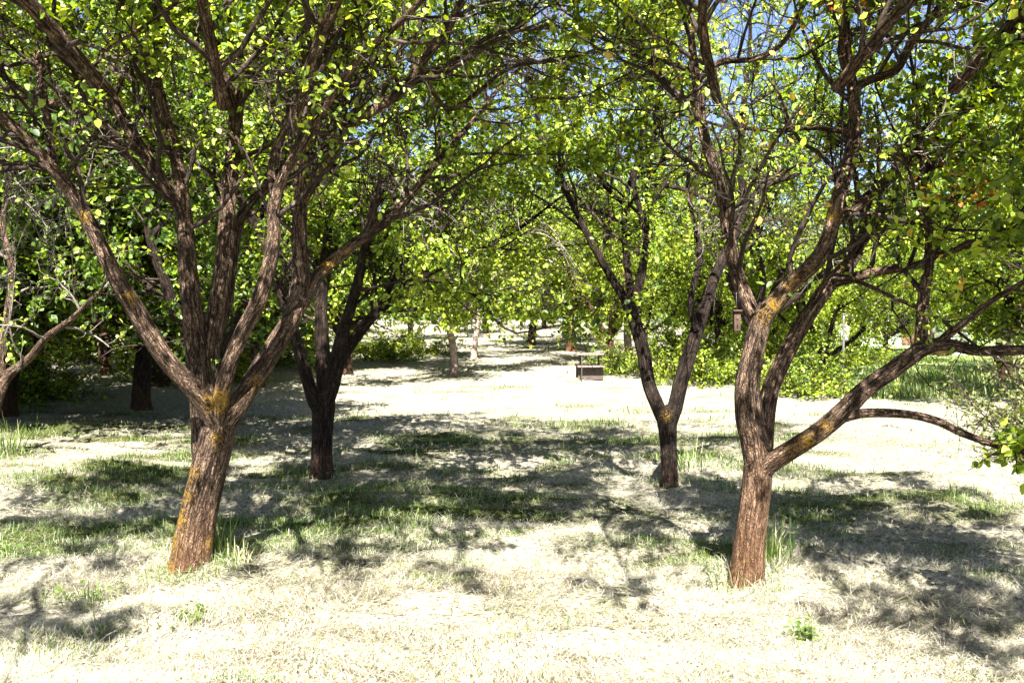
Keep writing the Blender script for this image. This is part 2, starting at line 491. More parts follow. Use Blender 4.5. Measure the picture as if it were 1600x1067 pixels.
def extend(limb, L, rng, up=0.1, r_end=0.008, wig=0.12):
    pts, rad = limb
    k = max(4, int(L/0.12))
    d = pts[-1]-pts[-6 if len(pts) > 6 else 0]
    w = walk(pts[-1][None], d[None], np.array([L]), k, wig, up, rng)[0]
    return np.vstack([pts, w[1:]]), np.concatenate([rad, np.linspace(rad[-1], r_end, k)[1:]])

def hero_tree(name, base, trunk_rows, limb_rows, label, cat='tree', group=None, seed=1, d=6.3, sides=22, moss_pts=(), red_h=0.5, bark=None, leafmat=None,
              ext=1.3, fol=None, leaf=(9, 6, .062), leaf_minz=None, tint_fn=None, forward=(), density=1.0, keep_fn=None, hang=(), red_amt=.85):
    rng = np.random.default_rng(seed)
    root = empty(name, (0, 0, 0)); tag(root, label, cat, group)
    bz = float(base[2])
    off = np.array(base)
    bark = bark or BARK
    mp = [(P(*q[:3]), q[3]) for q in moss_pts]
    def moss(V):
        Vw = V + off
        m = 0.08 + 0*V[:, 0]
        for c, r in mp:
            m = np.maximum(m, np.exp(-np.sum((Vw-c)**2, 1)/r**2))
        return m
    def red(V):
        return np.clip(1.0 - (V[:, 2])/red_h, 0, 1)*red_amt
    root.location = off
    tr = px_limb(trunk_rows, 0.03)
    pts, rad = tr
    pts = np.vstack([[pts[0]-np.array([0, 0, .12])], pts]); rad = np.concatenate([[rad[0]], rad])
    a = Acc(); a.add(*tube_geo(pts-off, rad, sides, seed, .05, 0.0))
    a.build('trunk', bark, root, moss, red)
    limbs = []
    for i, (rows, e) in enumerate(limb_rows):
        lm = px_limb(rows, 0.035 if d < 8 else .06)
        if e > 0: lm = extend(lm, e, rng)
        dist = np.linalg.norm(pts - lm[0][0], axis=1)
        k = int(np.argmin(dist))
        if dist[k] < rad[k]*1.1 and pts[k][2] - bz > .25:      # rooted inside the trunk, below the fork
            k2 = max(0, k - 6)
            lm = smooth_poly(np.vstack([pts[k2][None], (pts[max(k2, k-2)]*.5 + lm[0][0]*.5)[None], lm[0][2:]]),
                             np.concatenate([[rad[k2]*.72], [min(lm[1][0]*.95, rad[k]*.85)], lm[1][2:]]), .03)
        lm = (lm[0], lm[1]*np.interp(lm[0][:, 2], [1.2, 2.6], [1.0, .88]))
        limbs.append(lm)
        a = Acc(); a.add(*tube_geo(lm[0]-off, lm[1], max(10, sides-8), seed*20+i, .055))
        a.build('limb', bark, root, moss, red)
    for pts_, rad_ in forward:           # limbs in metres, mostly out of view, added for their foreground shadows
        lm = smooth_poly(pts_, rad_, .06)
        limbs.append(lm)
        a = Acc(); a.add(*tube_geo(lm[0]-off, lm[1], 10, seed*20+len(limbs), .055))
        a.build('limb', bark, root, moss, red)
    f = dict(centre=base); f.update(fol or {})
    S, RS, T, RT, Qd, RQ, tb, qb = foliate(limbs, rng, **f)
    a = Acc()
    for X, R, sd in ((S, RS, 6), (T[~tb], RT[~tb], 4), (Qd[~qb], RQ[~qb], 3)):
        a.add(*batch_tubes(X-off, R, sd))
    a.build('branchwork', TWIG, root)
    a = Acc()
    a.add(*batch_tubes(T[tb]-off, RT[tb]*1.1, 4)); a.add(*batch_tubes(Qd[qb]-off, RQ[qb]*1.2, 3))
    for h in hang:                       # dead twigs hanging under the crown
        n, spread, ln = h[3], h[4], h[5]
        p = P(*h[:3]) + rng.normal(0, 1, (n, 3))*np.array([spread, .15, .08])
        allp = S.reshape(-1, 3)
        p = np.array([allp[np.argmin(np.sum((allp-q)**2, 1))] for q in p])
        H = walk(p, np.stack([rng.normal(.25, .5, n), rng.normal(0, .4, n), rng.normal(.15, .25, n)], 1), ln*rng.uniform(.4, 1.2, n), 9, .2, -.2, rng)
        ix, p, tan, t = pick(H, np.full(n, 12), rng, .1)
        H2 = walk(p, tan*.4+rng.normal(0, .7, p.shape), rng.uniform(.05, .26, len(p)), 5, .3, -.08, rng)
        a.add(*batch_tubes(H-off, np.full((n, 9), .0065)*np.linspace(1, .5, 9), 4)); a.add(*batch_tubes(H2-off, np.full((len(H2), 5), .0036)*np.linspace(1, .6, 5), 3))
    a.build('dead_branchwork', TWIG_PALE, root)
    o = make_leaves([(T[~tb], leaf[1]*density), (Qd[~qb], leaf[0]*density)], rng, leaf[2], 'crown', leafmat or LEAF, root, leaf_minz, tint_fn, keep_fn=keep_fn)
    o.data.transform(__import__('mathutils').Matrix.Translation(-Vector(off)))
    return root

# ------------------------------------------------------------------ ground
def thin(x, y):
    """how little hay lies: greener ground under the orchard trees, darkened to deepen their shade"""
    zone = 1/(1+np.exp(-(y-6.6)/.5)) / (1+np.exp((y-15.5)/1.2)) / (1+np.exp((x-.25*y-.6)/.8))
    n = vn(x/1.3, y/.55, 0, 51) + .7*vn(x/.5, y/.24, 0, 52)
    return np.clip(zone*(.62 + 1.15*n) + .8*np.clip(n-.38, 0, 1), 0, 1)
def build_ground():
    ys = np.concatenate([np.linspace(-14, 3.5, 40)[:-1], 3.5*np.power(420/3.5, np.linspace(0, 1, 520))])
    nc = 340
    u = np.linspace(-1, 1, nc)
    Y = np.repeat(ys[:, None], nc, 1)
    half = 9 + 1.1*np.abs(ys)
    X = u[None]*half[:, None]
    Z = terrain(X, Y)
    V = np.stack([X, Y, Z], -1).reshape(-1, 3)
    i = np.arange(len(ys)-1)[:, None]*nc; j = np.arange(nc-1)[None]
    Q = np.stack([i+j, i+j+1, i+nc+j+1, i+nc+j], -1).reshape(-1, 4)
    mead = 1/(1+np.exp(-(X-0.2*Y-2.4 + .8*vn(X/3, Y/3, 0, 8))/0.8)) / (1+np.exp(-(Y-23)/1.2))
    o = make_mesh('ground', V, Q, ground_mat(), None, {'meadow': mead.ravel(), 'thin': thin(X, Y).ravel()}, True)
    tag(o, 'field of pale mown hay under the orchard trees', 'ground', kind='structure')
build_ground()

def strips(pos, direc, L, Wd, lift, tint, droop):
    """bent strips: 6 verts, 2 quads"""
    N = len(pos)
    d = nrm(direc)
    s = nrm(np.stack([-d[:, 1], d[:, 0], np.zeros(N)], 1))
    V = np.empty((N, 6, 3))
    mid = pos + d*(L*.5)[:, None]; mid[:, 2] += lift
    end = pos + d*L[:, None]; end[:, 2] += droop
    for k, (c, w) in enumerate(((pos, 1.0), (mid, 1.0), (end, .25))):
        V[:, 2*k] = c - s*(Wd*w*.5)[:, None]; V[:, 2*k+1] = c + s*(Wd*w*.5)[:, None]
    b = np.arange(N)[:, None]*6
    Q = np.concatenate([b+np.array([0, 1, 3, 2]), b+np.array([2, 3, 5, 4])], 1).reshape(-1, 4)
    return V.reshape(-1, 3), Q, np.repeat(tint, 6)

def build_straw():
    rng = np.random.default_rng(5)
    N = 720000
    d0, d1 = 3.6, 34.0
    u = rng.random(N)
    pw = -1.3
    d = (d0**pw + u*(d1**pw - d0**pw))**(1/pw)
    x = rng.uniform(-1, 1, N)*(0.56*d + 1.0)
    cl = vn(x/.45, d/.28, 0, 12)
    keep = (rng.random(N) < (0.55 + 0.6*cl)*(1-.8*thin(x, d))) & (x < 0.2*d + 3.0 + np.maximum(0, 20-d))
    x, d = x[keep], d[keep]; N = len(x)
    ang = np.pi*vn(x/.6, d/.45, 0, 14)*1.3 + rng.normal(0, .9, N)
    sc = np.maximum(1, d/7.0)
    L = rng.uniform(.03, .16, N)*np.sqrt(sc)
    Wd = rng.uniform(.0010, .0024, N)*sc
    z = terrain(x, d) + np.abs(rng.normal(0, .018, N))*np.sqrt(sc) + 0.004
    dr = np.stack([np.cos(ang), np.sin(ang), rng.normal(0.03, .16, N)], 1)
    tint = np.clip(rng.beta(1.6, 1.3, N) + .26*vn(x/1.1, d/.6, 0, 15) + .14*vn(x/.3, d/.2, 0, 16), 0, .96)
    tint = np.where(rng.random(N) < .08, 1.0, np.where(rng.random(N) < .09, 0.0, tint))
    V, Q, T = strips(np.stack([x, d, z], 1), dr, L, Wd, rng.normal(.006, .012, N), tint, rng.normal(-.004, .012, N))
    o = make_mesh('hay', V, Q, STRAW, None, {'tint': T})
    tag(o, 'loose pale cut hay lying in swathes over the mown ground', 'hay', kind='stuff')
build_straw()

def build_grass():
    rng = np.random.default_rng(6)
    N = 260000
    d0, d1 = 3.8, 30.0
    d = (d0**-.9 + rng.random(N)*(d1**-.9 - d0**-.9))**(1/-.9)
    x = rng.uniform(-1, 1, N)*(0.56*d + 1.0)
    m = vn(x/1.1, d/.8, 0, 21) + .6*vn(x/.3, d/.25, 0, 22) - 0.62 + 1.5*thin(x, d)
    for bx, by in BASES:
        m = m + 2.4*np.exp(-((x-bx)**2+(d-by)**2)/.07)
    keep = rng.random(N) < np.clip(m*1.3, 0, .8)
    x, d = x[keep], d[keep]; N = len(x)
    sc = np.maximum(1, d/7.0)
    L = rng.uniform(.025, .095, N)*np.sqrt(sc)
    dr = np.stack([rng.normal(0, .45, N), rng.normal(0, .45, N), np.ones(N)], 1)
    tint = np.clip(rng.beta(1.5, 2.4, N), 0, 1)
    V, Q, T = strips(np.stack([x, d, terrain(x, d)-.005], 1), dr, L, rng.uniform(.003, .006, N)*sc, rng.normal(0, .004, N), tint, -L*rng.uniform(0, .35, N))
    o = make_mesh('grass', V, Q, GRASS, None, {'tint': T})
    tag(o, 'short green grass regrowing in patches through the cut hay', 'grass', kind='stuff')
build_grass()

def meadow_grass():
    rng = np.random.default_rng(8)
    N = 60000
    d = rng.uniform(21, 48, N); x = rng.uniform(0, 1, N)*(0.62*d - 4) + 0.2*d + 1.5
    keep = (rng.random(N) < np.clip(.5+vn(x/1.5, d/2., 0, 4), 0, 1)) & (x > .2*d+2.0)
    x, d = x[keep], d[keep]; N = len(x)
    L = rng.uniform(.12, .42, N)*(1-.5*np.clip((d-24)/12, 0, 1))
    dr = np.stack([rng.normal(0, .25, N), rng.normal(0, .25, N), np.ones(N)], 1)
    V, Q, T = strips(np.stack([x, d, terrain(x, d)-.02], 1), dr, L, rng.uniform(.012, .025, N), rng.normal(0, .01, N), np.clip(rng.beta(2, 2, N)+.1, 0, 1), -L*.15)
    tag(make_mesh('meadow_grass', V, Q, GRASS, None, {'tint': T}), 'tall uncut meadow grass beyond the hay', 'grass', kind='stuff')
meadow_grass()

def tuft(px, py, n, h, spread, label, seed, name='grass_tuft', broad=False, dry=0.15):
    rng = np.random.default_rng(seed)
    d = EYE*F/(py-505)
    c = P(px, py, d); c[2] = float(terrain(c[0], c[1]))
    off = rng.normal(0, spread, (n, 3)); off[:, 2] = -.02
    dr = np.stack([off[:, 0]*2.2+rng.normal(0, .22, n), off[:, 1]*2.2+rng.normal(0, .22, n), np.ones(n)], 1)
    L = h*rng.uniform(.35, 1.1, n)
    tint = rng.beta(2, 2.5, n); tint[rng.random(n) < dry] = 1.0
    V, Q, T = strips(off, dr, L, rng.uniform(.004, .009, n), -L*.02, tint, -L*rng.uniform(.0, .5, n))
    vs, qs, ts = [V], [Q], [T]
    if broad:
        k = n
        st = rng.integers(0, n, k); t = rng.uniform(.3, 1, k)
        p = off[st] + nrm(dr[st])*(L[st]*t)[:, None]*.85
        ax = rng.normal(0, 1, (k, 3)); ax[:, 2] = .2
        nor = rng.normal(0, .4, (k, 3)); nor[:, 2] += 1
        l2 = rng.uniform(.018, .045, k)
        V2, Q2, T2 = leaves_geo(p, ax, nor, l2, l2*.6, rng.beta(2, 2, k)*.8, rng)
        vs.append(V2); qs.append(Q2+len(V)); ts.append(T2)
    o = make_mesh(name, np.vstack(vs), np.vstack(qs), GRASS, None, {'tint': np.concatenate(ts)})
    o.location = c
    tag(o, label, 'weeds' if broad else 'grass tuft')
    return o
tuft(345, 890, 90, .42, .06, 'long green grass tuft at the right foot of the leaning lichened trunk', 1)
tuft(372, 895, 40, .22, .07, 'arching pale dry grass beside the foot of the leaning trunk', 2, dry=.9)
tuft(1205, 905, 130, .44, .05, 'tall green grass tuft at the right foot of the reddish trunk', 3)
tuft(1150, 922, 90, .26, .09, 'sparse wispy grass in front of the reddish trunk', 4, dry=.35)
tuft(1072, 745, 90, .42, .12, 'dark green grass tuft beside the slender forked trunk', 5)
tuft(10, 700, 160, .5, .16, 'bright green grass clump at the left edge of the hay', 6, dry=.05)
tuft(145, 955, 80, .2, .09, 'leafy green weed sprouting in the sunny hay in front of the leaning trunk', 7, 'weed', True)
tuft(1262, 1010, 130, .17, .028, 'leafy weed at the edge of shade below the reddish trunk', 8, 'weed', True)
tuft(300, 985, 110, .12, .045, 'low yellowish weed in the hay just below the leaning trunk', 9, 'weed', True)
tuft(15, 865, 40, .22, .03, 'small upright green weed near the left border', 10, 'weed', True)

# ------------------------------------------------------------------ the four traced trees
D = 6.3
L_base = P(297, 905, D)
left_limbs = [
 # left low limb
 ([(342, 668, 36, 6.28), (322, 632, 35, 6.2), (300, 605, 34, 6.15), (255, 555, 33, 6.05), (215, 490, 34, 5.98), (185, 440, 32, 5.92), (160, 390, 29, 5.88), (130, 330, 27, 5.85), (100, 285, 25, 5.8), (75, 255, 25, 5.78), (40, 215, 23, 5.7), (0, 180, 21, 5.6), (-60, 120, 18, 5.45)], 1.2),
 ([(92, 278, 18, 5.8), (80, 235, 17, 5.82), (75, 190, 17, 5.85), (68, 150, 16, 5.9), (58, 90, 13, 5.95), (52, 30, 11, 6.0)], 1.0),
 ([(78, 180, 11, 5.85), (50, 155, 10, 5.8), (20, 130, 9, 5.75), (-20, 100, 8, 5.7)], .8),
 ([(75, 175, 10, 5.86), (100, 150, 9, 5.8), (130, 122, 8, 5.75), (150, 100, 7, 5.7)], .8),
 # rear stem A
 ([(322, 800, 44, 6.42), (322, 700, 52, 6.5), (320, 650, 50, 6.52), (314, 600, 46, 6.55), (306, 540, 42, 6.55), (300, 480, 38, 6.5), (293, 420, 35, 6.5), (290, 360, 33, 6.5), (286, 320, 30, 6.5), (276, 250, 27, 6.5), (252, 165, 26, 6.45), (240, 112, 25, 6.4), (224, 68, 22, 6.35), (200, 30, 20, 6.3), (175, -15, 18, 6.25)], 1.5),
 ([(238, 105, 16, 6.42), (236, 55, 15, 6.5), (243, 0, 14, 6.55)], 1.2),
 ([(286, 335, 25, 6.5), (268, 305, 25, 6.45), (225, 240, 25, 6.35), (195, 190, 24, 6.3), (160, 130, 24, 6.2), (115, 88, 24, 6.1), (65, 40, 22, 6.0), (20, 0, 20, 5.9)], 1.4),
 ([(222, 268, 15, 6.4), (185, 230, 14, 6.45), (145, 192, 13, 6.5), (105, 165, 12, 6.55), (60, 160, 10, 6.6)], 1.0),
 # stem B
 ([(326, 560, 36, 6.6), (336, 500, 36, 6.62), (346, 440, 34, 6.65), (352, 380, 32, 6.68), (358, 300, 31, 6.7), (367, 220, 30, 6.7), (370, 170, 28, 6.7), (382, 120, 27, 6.65), (406, 62, 26, 6.6), (430, 0, 24, 6.5)], 1.5),
 ([(368, 180, 22, 6.68), (352, 125, 20, 6.6), (330, 85, 18, 6.5), (300, 62, 17, 6.4), (272, 30, 16, 6.3), (250, -10, 14, 6.2)], 1.2),
 ([(332, 88, 13, 6.5), (327, 45, 12, 6.55), (326, -5, 12, 6.6)], 1.0),
 ([(380, 130, 20, 6.7), (398, 90, 20, 6.85), (440, 40, 19, 6.95), (470, -10, 17, 7.1)], 1.2),
 # stem C behind
 ([(338, 530, 26, 6.75), (354, 470, 24, 6.85), (362, 410, 22, 6.95), (374, 345, 20, 7.05), (395, 312, 19, 7.1), (416, 290, 18, 7.15), (436, 225, 16, 7.2), (455, 170, 14, 7.3)], 1.2),
 # right limb 1
 ([(342, 660, 32, 6.25), (346, 620, 30, 6.2), (358, 570, 29, 6.1), (376, 525, 29, 6.05), (402, 475, 29, 6.0), (420, 420, 28, 5.95), (428, 370, 26, 5.9), (428, 325, 26, 5.9), (440, 280, 22, 5.85), (458, 248, 21, 5.8), (480, 215, 20, 5.75), (508, 165, 19, 5.65), (540, 120, 18, 5.6), (580, 75, 16, 5.5), (630, 30, 14, 5.4)], 1.4),
 ([(430, 318, 17, 5.9), (424, 265, 16, 5.95), (436, 220, 15, 6.0), (460, 180, 14, 6.05), (490, 120, 12, 6.1), (515, 60, 11, 6.2)], 1.1),
 # right limb 2
 ([(345, 672, 42, 6.3), (362, 648, 40, 6.3), (392, 600, 37, 6.35), (430, 540, 36, 6.4), (458, 492, 36, 6.45), (470, 445, 34, 6.5), (468, 380, 30, 6.5), (470, 300, 27, 6.5), (475, 240, 25, 6.45), (478, 150, 22, 6.4), (478, 60, 20, 6.35), (480, -15, 18, 6.3)], 1.3),
 ([(464, 488, 26, 6.45), (478, 465, 25, 6.5), (498, 430, 24, 6.6), (538, 393, 22, 6.75), (575, 366, 20, 6.9), (605, 345, 18, 7.0), (650, 295, 15, 7.2), (690, 245, 13, 7.3), (725, 205, 11, 7.4)], 1.3),
 ([(474, 310, 22, 6.5), (492, 282, 22, 6.5), (515, 252, 22, 6.45), (545, 200, 22, 6.4), (590, 168, 22, 6.3), (634, 136, 22, 6.2), (660, 95, 20, 6.1), (692, 56, 18, 6.0), (715, 15, 16, 5.9), (735, -20, 14, 5.8)], 1.3),
 ([(652, 112, 14, 6.15), (690, 108, 12, 6.2), (725, 85, 11, 6.25), (770, 55, 10, 6.3), (830, 45, 9, 6.3), (890, 42, 8, 6.3)], 1.0),
 ([(660, 120, 11, 6.2), (700, 170, 9, 6.5), (740, 150, 9, 6.6), (790, 110, 8, 6.7), (850, 95, 7, 6.8)], .9),
]
lmoss = [(342, 625, 6.15, .13), (338, 690, 6.15, .09), (306, 740, 6.25, .09), (296, 775, 6.25, .10), (284, 810, 6.25, .11), (275, 845, 6.25, .11), (270, 885, 6.25, .12), (332, 850, 6.25, .07), (405, 600, 6.25, .10), (205, 465, 5.9, .06), (515, 410, 6.6, .10), (540, 390, 6.7, .06), (130, 340, 5.8, .06)]
def sst(x, a, b):
    t = np.clip((x-a)/(b-a), 0, 1); return t*t*(3-2*t)
def keep_l(p):
    return np.clip(sst(p[:, 2], 3.0, 3.6) + .12 + .8*sst(p[:, 1], 6.9, 7.6)*sst(p[:, 2], 2.1, 2.6), 0, 1)
def keep_r(p):
    return np.clip(sst(p[:, 2], 3.1, 3.8) + .07 + .8*sst(p[:, 0], 2.0, 2.7) + .7*sst(p[:, 1], 6.6, 7.2), 0, 1)
hero_tree('apricot_tree', L_base,
 [(297, 912, 74, D), (298, 880, 68, D), (303, 840, 67, D), (314, 785, 65, D), (330, 720, 61, D), (340, 680, 62, D), (345, 655, 46, D)],
 left_limbs, 'big leaning tree with orange lichen on its trunk and many upright limbs', seed=3, d=6.3, sides=60, moss_pts=lmoss, red_h=.55,
 fol=dict(sp=.17, sl=1.05, tper=9, tl=.42, qper=4, minh=2.1, bare=.12), leaf=(15, 11, .047), leaf_minz=1.95, keep_fn=keep_l,
 forward=[([(-2.3, 5.75, 2.9), (-2.5, 5.0, 3.3), (-2.7, 4.2, 3.6), (-2.7, 3.3, 3.75), (-2.6, 2.5, 3.75), (-2.5, 1.6, 3.65)], [.045, .04, .034, .028, .022, .012]),  # reach out of view, added to throw shade on the front hay
          ([(-2.6, 2.6, 3.74), (-2.3, 2.0, 3.7), (-2.05, 1.4, 3.55)], [.024, .02, .012]),
          ([(-1.25, 5.7, 2.7), (-.9, 5.1, 3.2), (-.5, 4.5, 3.5), (-.3, 4.0, 3.65), (-.15, 3.6, 3.7)], [.035, .03, .026, .02, .012]),
          ([(-1.6, 5.6, 2.8), (-1.5, 4.8, 3.3), (-1.3, 4.0, 3.6), (-1.0, 3.2, 3.65)], [.035, .03, .022, .012])])

R_base = P(1165, 920, 6.05)
right_limbs = [
 ([(1186, 735, 50, 6.05), (1178, 690, 47, 6.05), (1170, 650, 48, 6.02), (1168, 600, 45, 6.0), (1177, 550, 40, 6.0), (1190, 500, 38, 6.0), (1210, 474, 34, 5.98), (1240, 440, 32, 5.95), (1275, 408, 31, 5.9), (1295, 370, 30, 5.85), (1307, 320, 28, 5.85), (1325, 260, 27, 5.85), (1335, 215, 26, 5.85), (1334, 150, 25, 5.85), (1325, 100, 22, 5.85), (1320, 40, 21, 5.85), (1328, -15, 19, 5.85)], 1.3),
 ([(1188, 515, 28, 6.02), (1172, 478, 26, 6.05), (1152, 430, 26, 6.1), (1143, 390, 27, 6.1), (1135, 340, 27, 6.1), (1125, 290, 25, 6.1), (1110, 245, 23, 6.1), (1098, 200, 21, 6.1), (1092, 150, 20, 6.1), (1086, 112, 19, 6.1), (1080, 60, 15, 6.1), (1075, 0, 13, 6.1)], 1.3),
 ([(1090, 125, 14, 6.1), (1125, 98, 13, 6.0), (1180, 92, 12, 5.9), (1225, 65, 11, 5.8), (1252, 15, 10, 5.7)], 1.0),
 ([(1088, 118, 10, 6.1), (1050, 100, 9, 6.2), (1000, 90, 8, 6.3), (940, 60, 7, 6.4)], .9),
 ([(1189, 728, 34, 6.06), (1194, 695, 34, 6.09), (1197, 655, 32, 6.12), (1207, 600, 31, 6.15), (1235, 540, 30, 6.2), (1265, 488, 29, 6.25), (1300, 440, 28, 6.3), (1328, 410, 24, 6.35), (1345, 380, 22, 6.4), (1368, 350, 21, 6.45), (1410, 300, 19, 6.5), (1460, 250, 16, 6.6)], 1.3),
 ([(1300, 442, 22, 6.3), (1345, 431, 20, 6.2), (1390, 421, 18, 6.1), (1430, 415, 16, 6.0), (1480, 395, 14, 5.9), (1530, 380, 12, 5.8)], 1.0),
 ([(1300, 350, 24, 5.9), (1335, 325, 23, 6.0), (1372, 295, 22, 6.1), (1405, 262, 22, 6.15), (1445, 212, 21, 6.2), (1495, 176, 20, 6.25), (1550, 155, 18, 6.3), (1610, 130, 16, 6.3)], 1.2),
 ([(1333, 140, 18, 5.85), (1360, 125, 17, 5.75), (1400, 110, 17, 5.7), (1425, 65, 16, 5.6), (1462, 20, 14, 5.5), (1480, -20, 13, 5.4)], 1.0),
 ([(1335, 205, 12, 5.85), (1310, 205, 11, 5.95), (1270, 200, 10, 6.1), (1225, 205, 9, 6.2)], .7),
 # low limb to the right
 ([(1184, 742, 34, 6.05), (1206, 722, 35, 6.0), (1240, 700, 34, 5.95), (1280, 674, 34, 5.9), (1320, 640, 34, 5.85), (1352, 608, 32, 5.8), (1400, 574, 31, 5.75), (1440, 546, 30, 5.7), (1475, 538, 24, 5.65), (1520, 547, 20, 5.6), (1560, 548, 19, 5.55), (1630, 545, 18, 5.5)], .9),
 ([(1438, 552, 24, 5.72), (1440, 510, 22, 5.75), (1444, 460, 21, 5.8), (1450, 420, 20, 5.85), (1452, 370, 16, 5.9), (1446, 310, 13, 5.95), (1440, 250, 11, 6.0)], 1.0),
 ([(1462, 540, 17, 5.68), (1485, 520, 15, 5.6), (1512, 500, 13, 5.5), (1550, 470, 11, 5.4), (1600, 440, 10, 5.3)], .8),
 ([(1318, 652, 20, 5.86), (1345, 646, 17, 5.8), (1385, 645, 16, 5.75), (1430, 649, 15, 5.7), (1470, 660, 15, 5.65), (1502, 676, 14, 5.6), (1545, 692, 12, 5.5), (1585, 702, 10, 5.4), (1620, 715, 8, 5.3)], .3),
 ([(1302, 436, 10, 6.25), (1340, 440, 9, 6.05), (1385, 460, 8, 5.9), (1432, 480, 8, 5.8)], 0),
]
rmoss = [(1225, 460, 5.85, .1), (1195, 492, 5.9, .09), (1255, 425, 5.8, .1), (1240, 700, 5.85, .09), (1290, 665, 5.8, .08), (1240, 445, 5.85, .12), (1210, 478, 5.9, .1), (1265, 415, 5.8, .08), (1262, 690, 5.85, .08), (1250, 510, 6.1, .07), (1175, 700, 5.9, .07), (1160, 880, 5.9, .08), (1092, 140, 6.0, .06), (1300, 335, 5.8, .07), (1190, 740, 5.9, .06)]
def red_tint(p, tint, rng):
    m = (vn(p[:, 0]*2.2, p[:, 1]*2.2, p[:, 2]*2.2, 77) > .5) & (rng.random(len(p)) < .4) & (p[:, 0] > 1.6)
    return np.where(m, rng.uniform(.94, 1.0, len(p)), tint)
R_TREE = hero_tree('apricot_tree', R_base,
 [(1165, 926, 62, 6.05), (1167, 890, 57, 6.05), (1171, 850, 55, 6.05), (1178, 795, 52, 6.05), (1183, 750, 52, 6.05), (1186, 722, 50, 6.05)],
 right_limbs, 'big tree with a reddish trunk and a long low limb sweeping out', seed=4, d=6.05, sides=56, moss_pts=rmoss, red_h=1.05,
 leafmat=LEAF_RED, tint_fn=red_tint, fol=dict(sp=.17, sl=1.0, tper=10, tl=.42, qper=4, minh=1.75, bare=.15), leaf=(11.5, 8.5, .051), leaf_minz=1.62, keep_fn=keep_r,
 forward=[([(2.45, 5.6, 2.9), (2.6, 5.0, 3.2), (2.7, 4.3, 3.4), (2.7, 3.5, 3.5), (2.6, 2.8, 3.4)], [.04, .035, .03, .022, .012]),  # added beyond the view to shade the right foreground
          ([(2.9, 5.6, 2.7), (3.2, 4.9, 3.1), (3.4, 4.0, 3.35), (3.3, 3.0, 3.4), (3.1, 2.1, 3.3)], [.04, .034, .028, .02, .012]),
          ([(1.8, 5.6, 2.9), (1.95, 4.9, 3.2), (2.1, 4.0, 3.45), (2.2, 3.0, 3.5), (2.3, 2.3, 3.4)], [.035, .03, .026, .02, .012]),
          ([(3.1, 5.4, 1.9), (3.5, 4.9, 2.3), (3.8, 4.3, 2.7), (3.9, 3.6, 3.0)], [.03, .026, .02, .012]),
          ([(1.2, 5.9, 2.9), (1.0, 5.3, 3.2), (.9, 4.4, 3.45), (.95, 3.4, 3.5)], [.03, .026, .02, .012])])

def low_spray():
    rng = np.random.default_rng(61)
    n = 16
    k = rng.random(n)
    p = np.array([P(1535+65*t, 690+18*t, 5.5-.13*t) for t in k])
    S = walk(p, np.stack([rng.normal(.35, .4, n), rng.normal(0, .5, n), rng.normal(.05, .4, n)], 1), rng.uniform(.12, .34, n), 6, .2, -.05, rng) - R_base
    a = Acc(); a.add(*batch_tubes(S, np.full((n, 6), .004)*np.linspace(1, .5, 6), 4)); a.build('spray_twig', TWIG, R_TREE)
    make_leaves([(S, 13)], rng, .06, 'leaf_spray', LEAF, R_TREE)
low_spray()

M1 = P(502, 750, 10.25)
hero_tree('apricot_tree', M1,
 [(502, 754, 40, 10.25), (502, 720, 37, 10.25), (503, 680, 37, 10.25), (505, 640, 42, 10.25), (507, 615, 40, 10.25)],
 [([(498, 645, 24, 10.2), (488, 618, 24, 10.15), (478, 585, 22, 10.1), (468, 550, 22, 10.05), (458, 515, 21, 10.0), (446, 475, 20, 10.0), (430, 430, 18, 10.0), (410, 375, 16, 10.0), (385, 325, 14, 10.0), (350, 270, 12, 10.0)], 1.6),
  ([(508, 630, 30, 10.3), (506, 580, 28, 10.35), (503, 530, 26, 10.4), (502, 480, 24, 10.4), (506, 420, 21, 10.4), (512, 360, 18, 10.4), (505, 290, 16, 10.4), (515, 220, 13, 10.4), (530, 150, 11, 10.4)], 1.8),
  ([(512, 625, 32, 10.2), (524, 575, 30, 10.15), (536, 520, 24, 10.1), (554, 460, 20, 10.0), (568, 400, 19, 9.9), (578, 345, 18, 9.8), (590, 303, 18, 9.8), (612, 262, 16, 9.8), (632, 210, 14, 9.8), (648, 150, 12, 9.8)], 1.8),
  ([(524, 575, 22, 10.2), (550, 535, 22, 10.2), (580, 497, 20, 10.2), (612, 468, 18, 10.2), (645, 440, 16, 10.2), (680, 422, 13, 10.2), (715, 408, 11, 10.2), (760, 385, 9, 10.2)], 1.3),
  ([(590, 490, 12, 10.2), (620, 430, 11, 10.4), (655, 380, 10, 10.6), (700, 320, 9, 10.8)], 1.4),
  ([(640, 440, 9, 10.2), (690, 440, 8, 9.9), (740, 460, 7, 9.6), (775, 500, 5, 9.4)], .4)],
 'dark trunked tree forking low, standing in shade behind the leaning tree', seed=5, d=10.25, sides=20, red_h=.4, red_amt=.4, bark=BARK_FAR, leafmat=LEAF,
 fol=dict(sp=.17, sl=1.5, tper=11, tl=.6, qper=5, ql=.2, minh=1.55, bare=.1), hang=[(715, 320, 9.6, 8, .3, 1.0), (640, 300, 9.4, 5, .2, .7), (770, 345, 9.4, 6, .2, .9)], leaf=(10.5, 8, .055), leaf_minz=1.5, keep_fn=lambda p: 1.0)

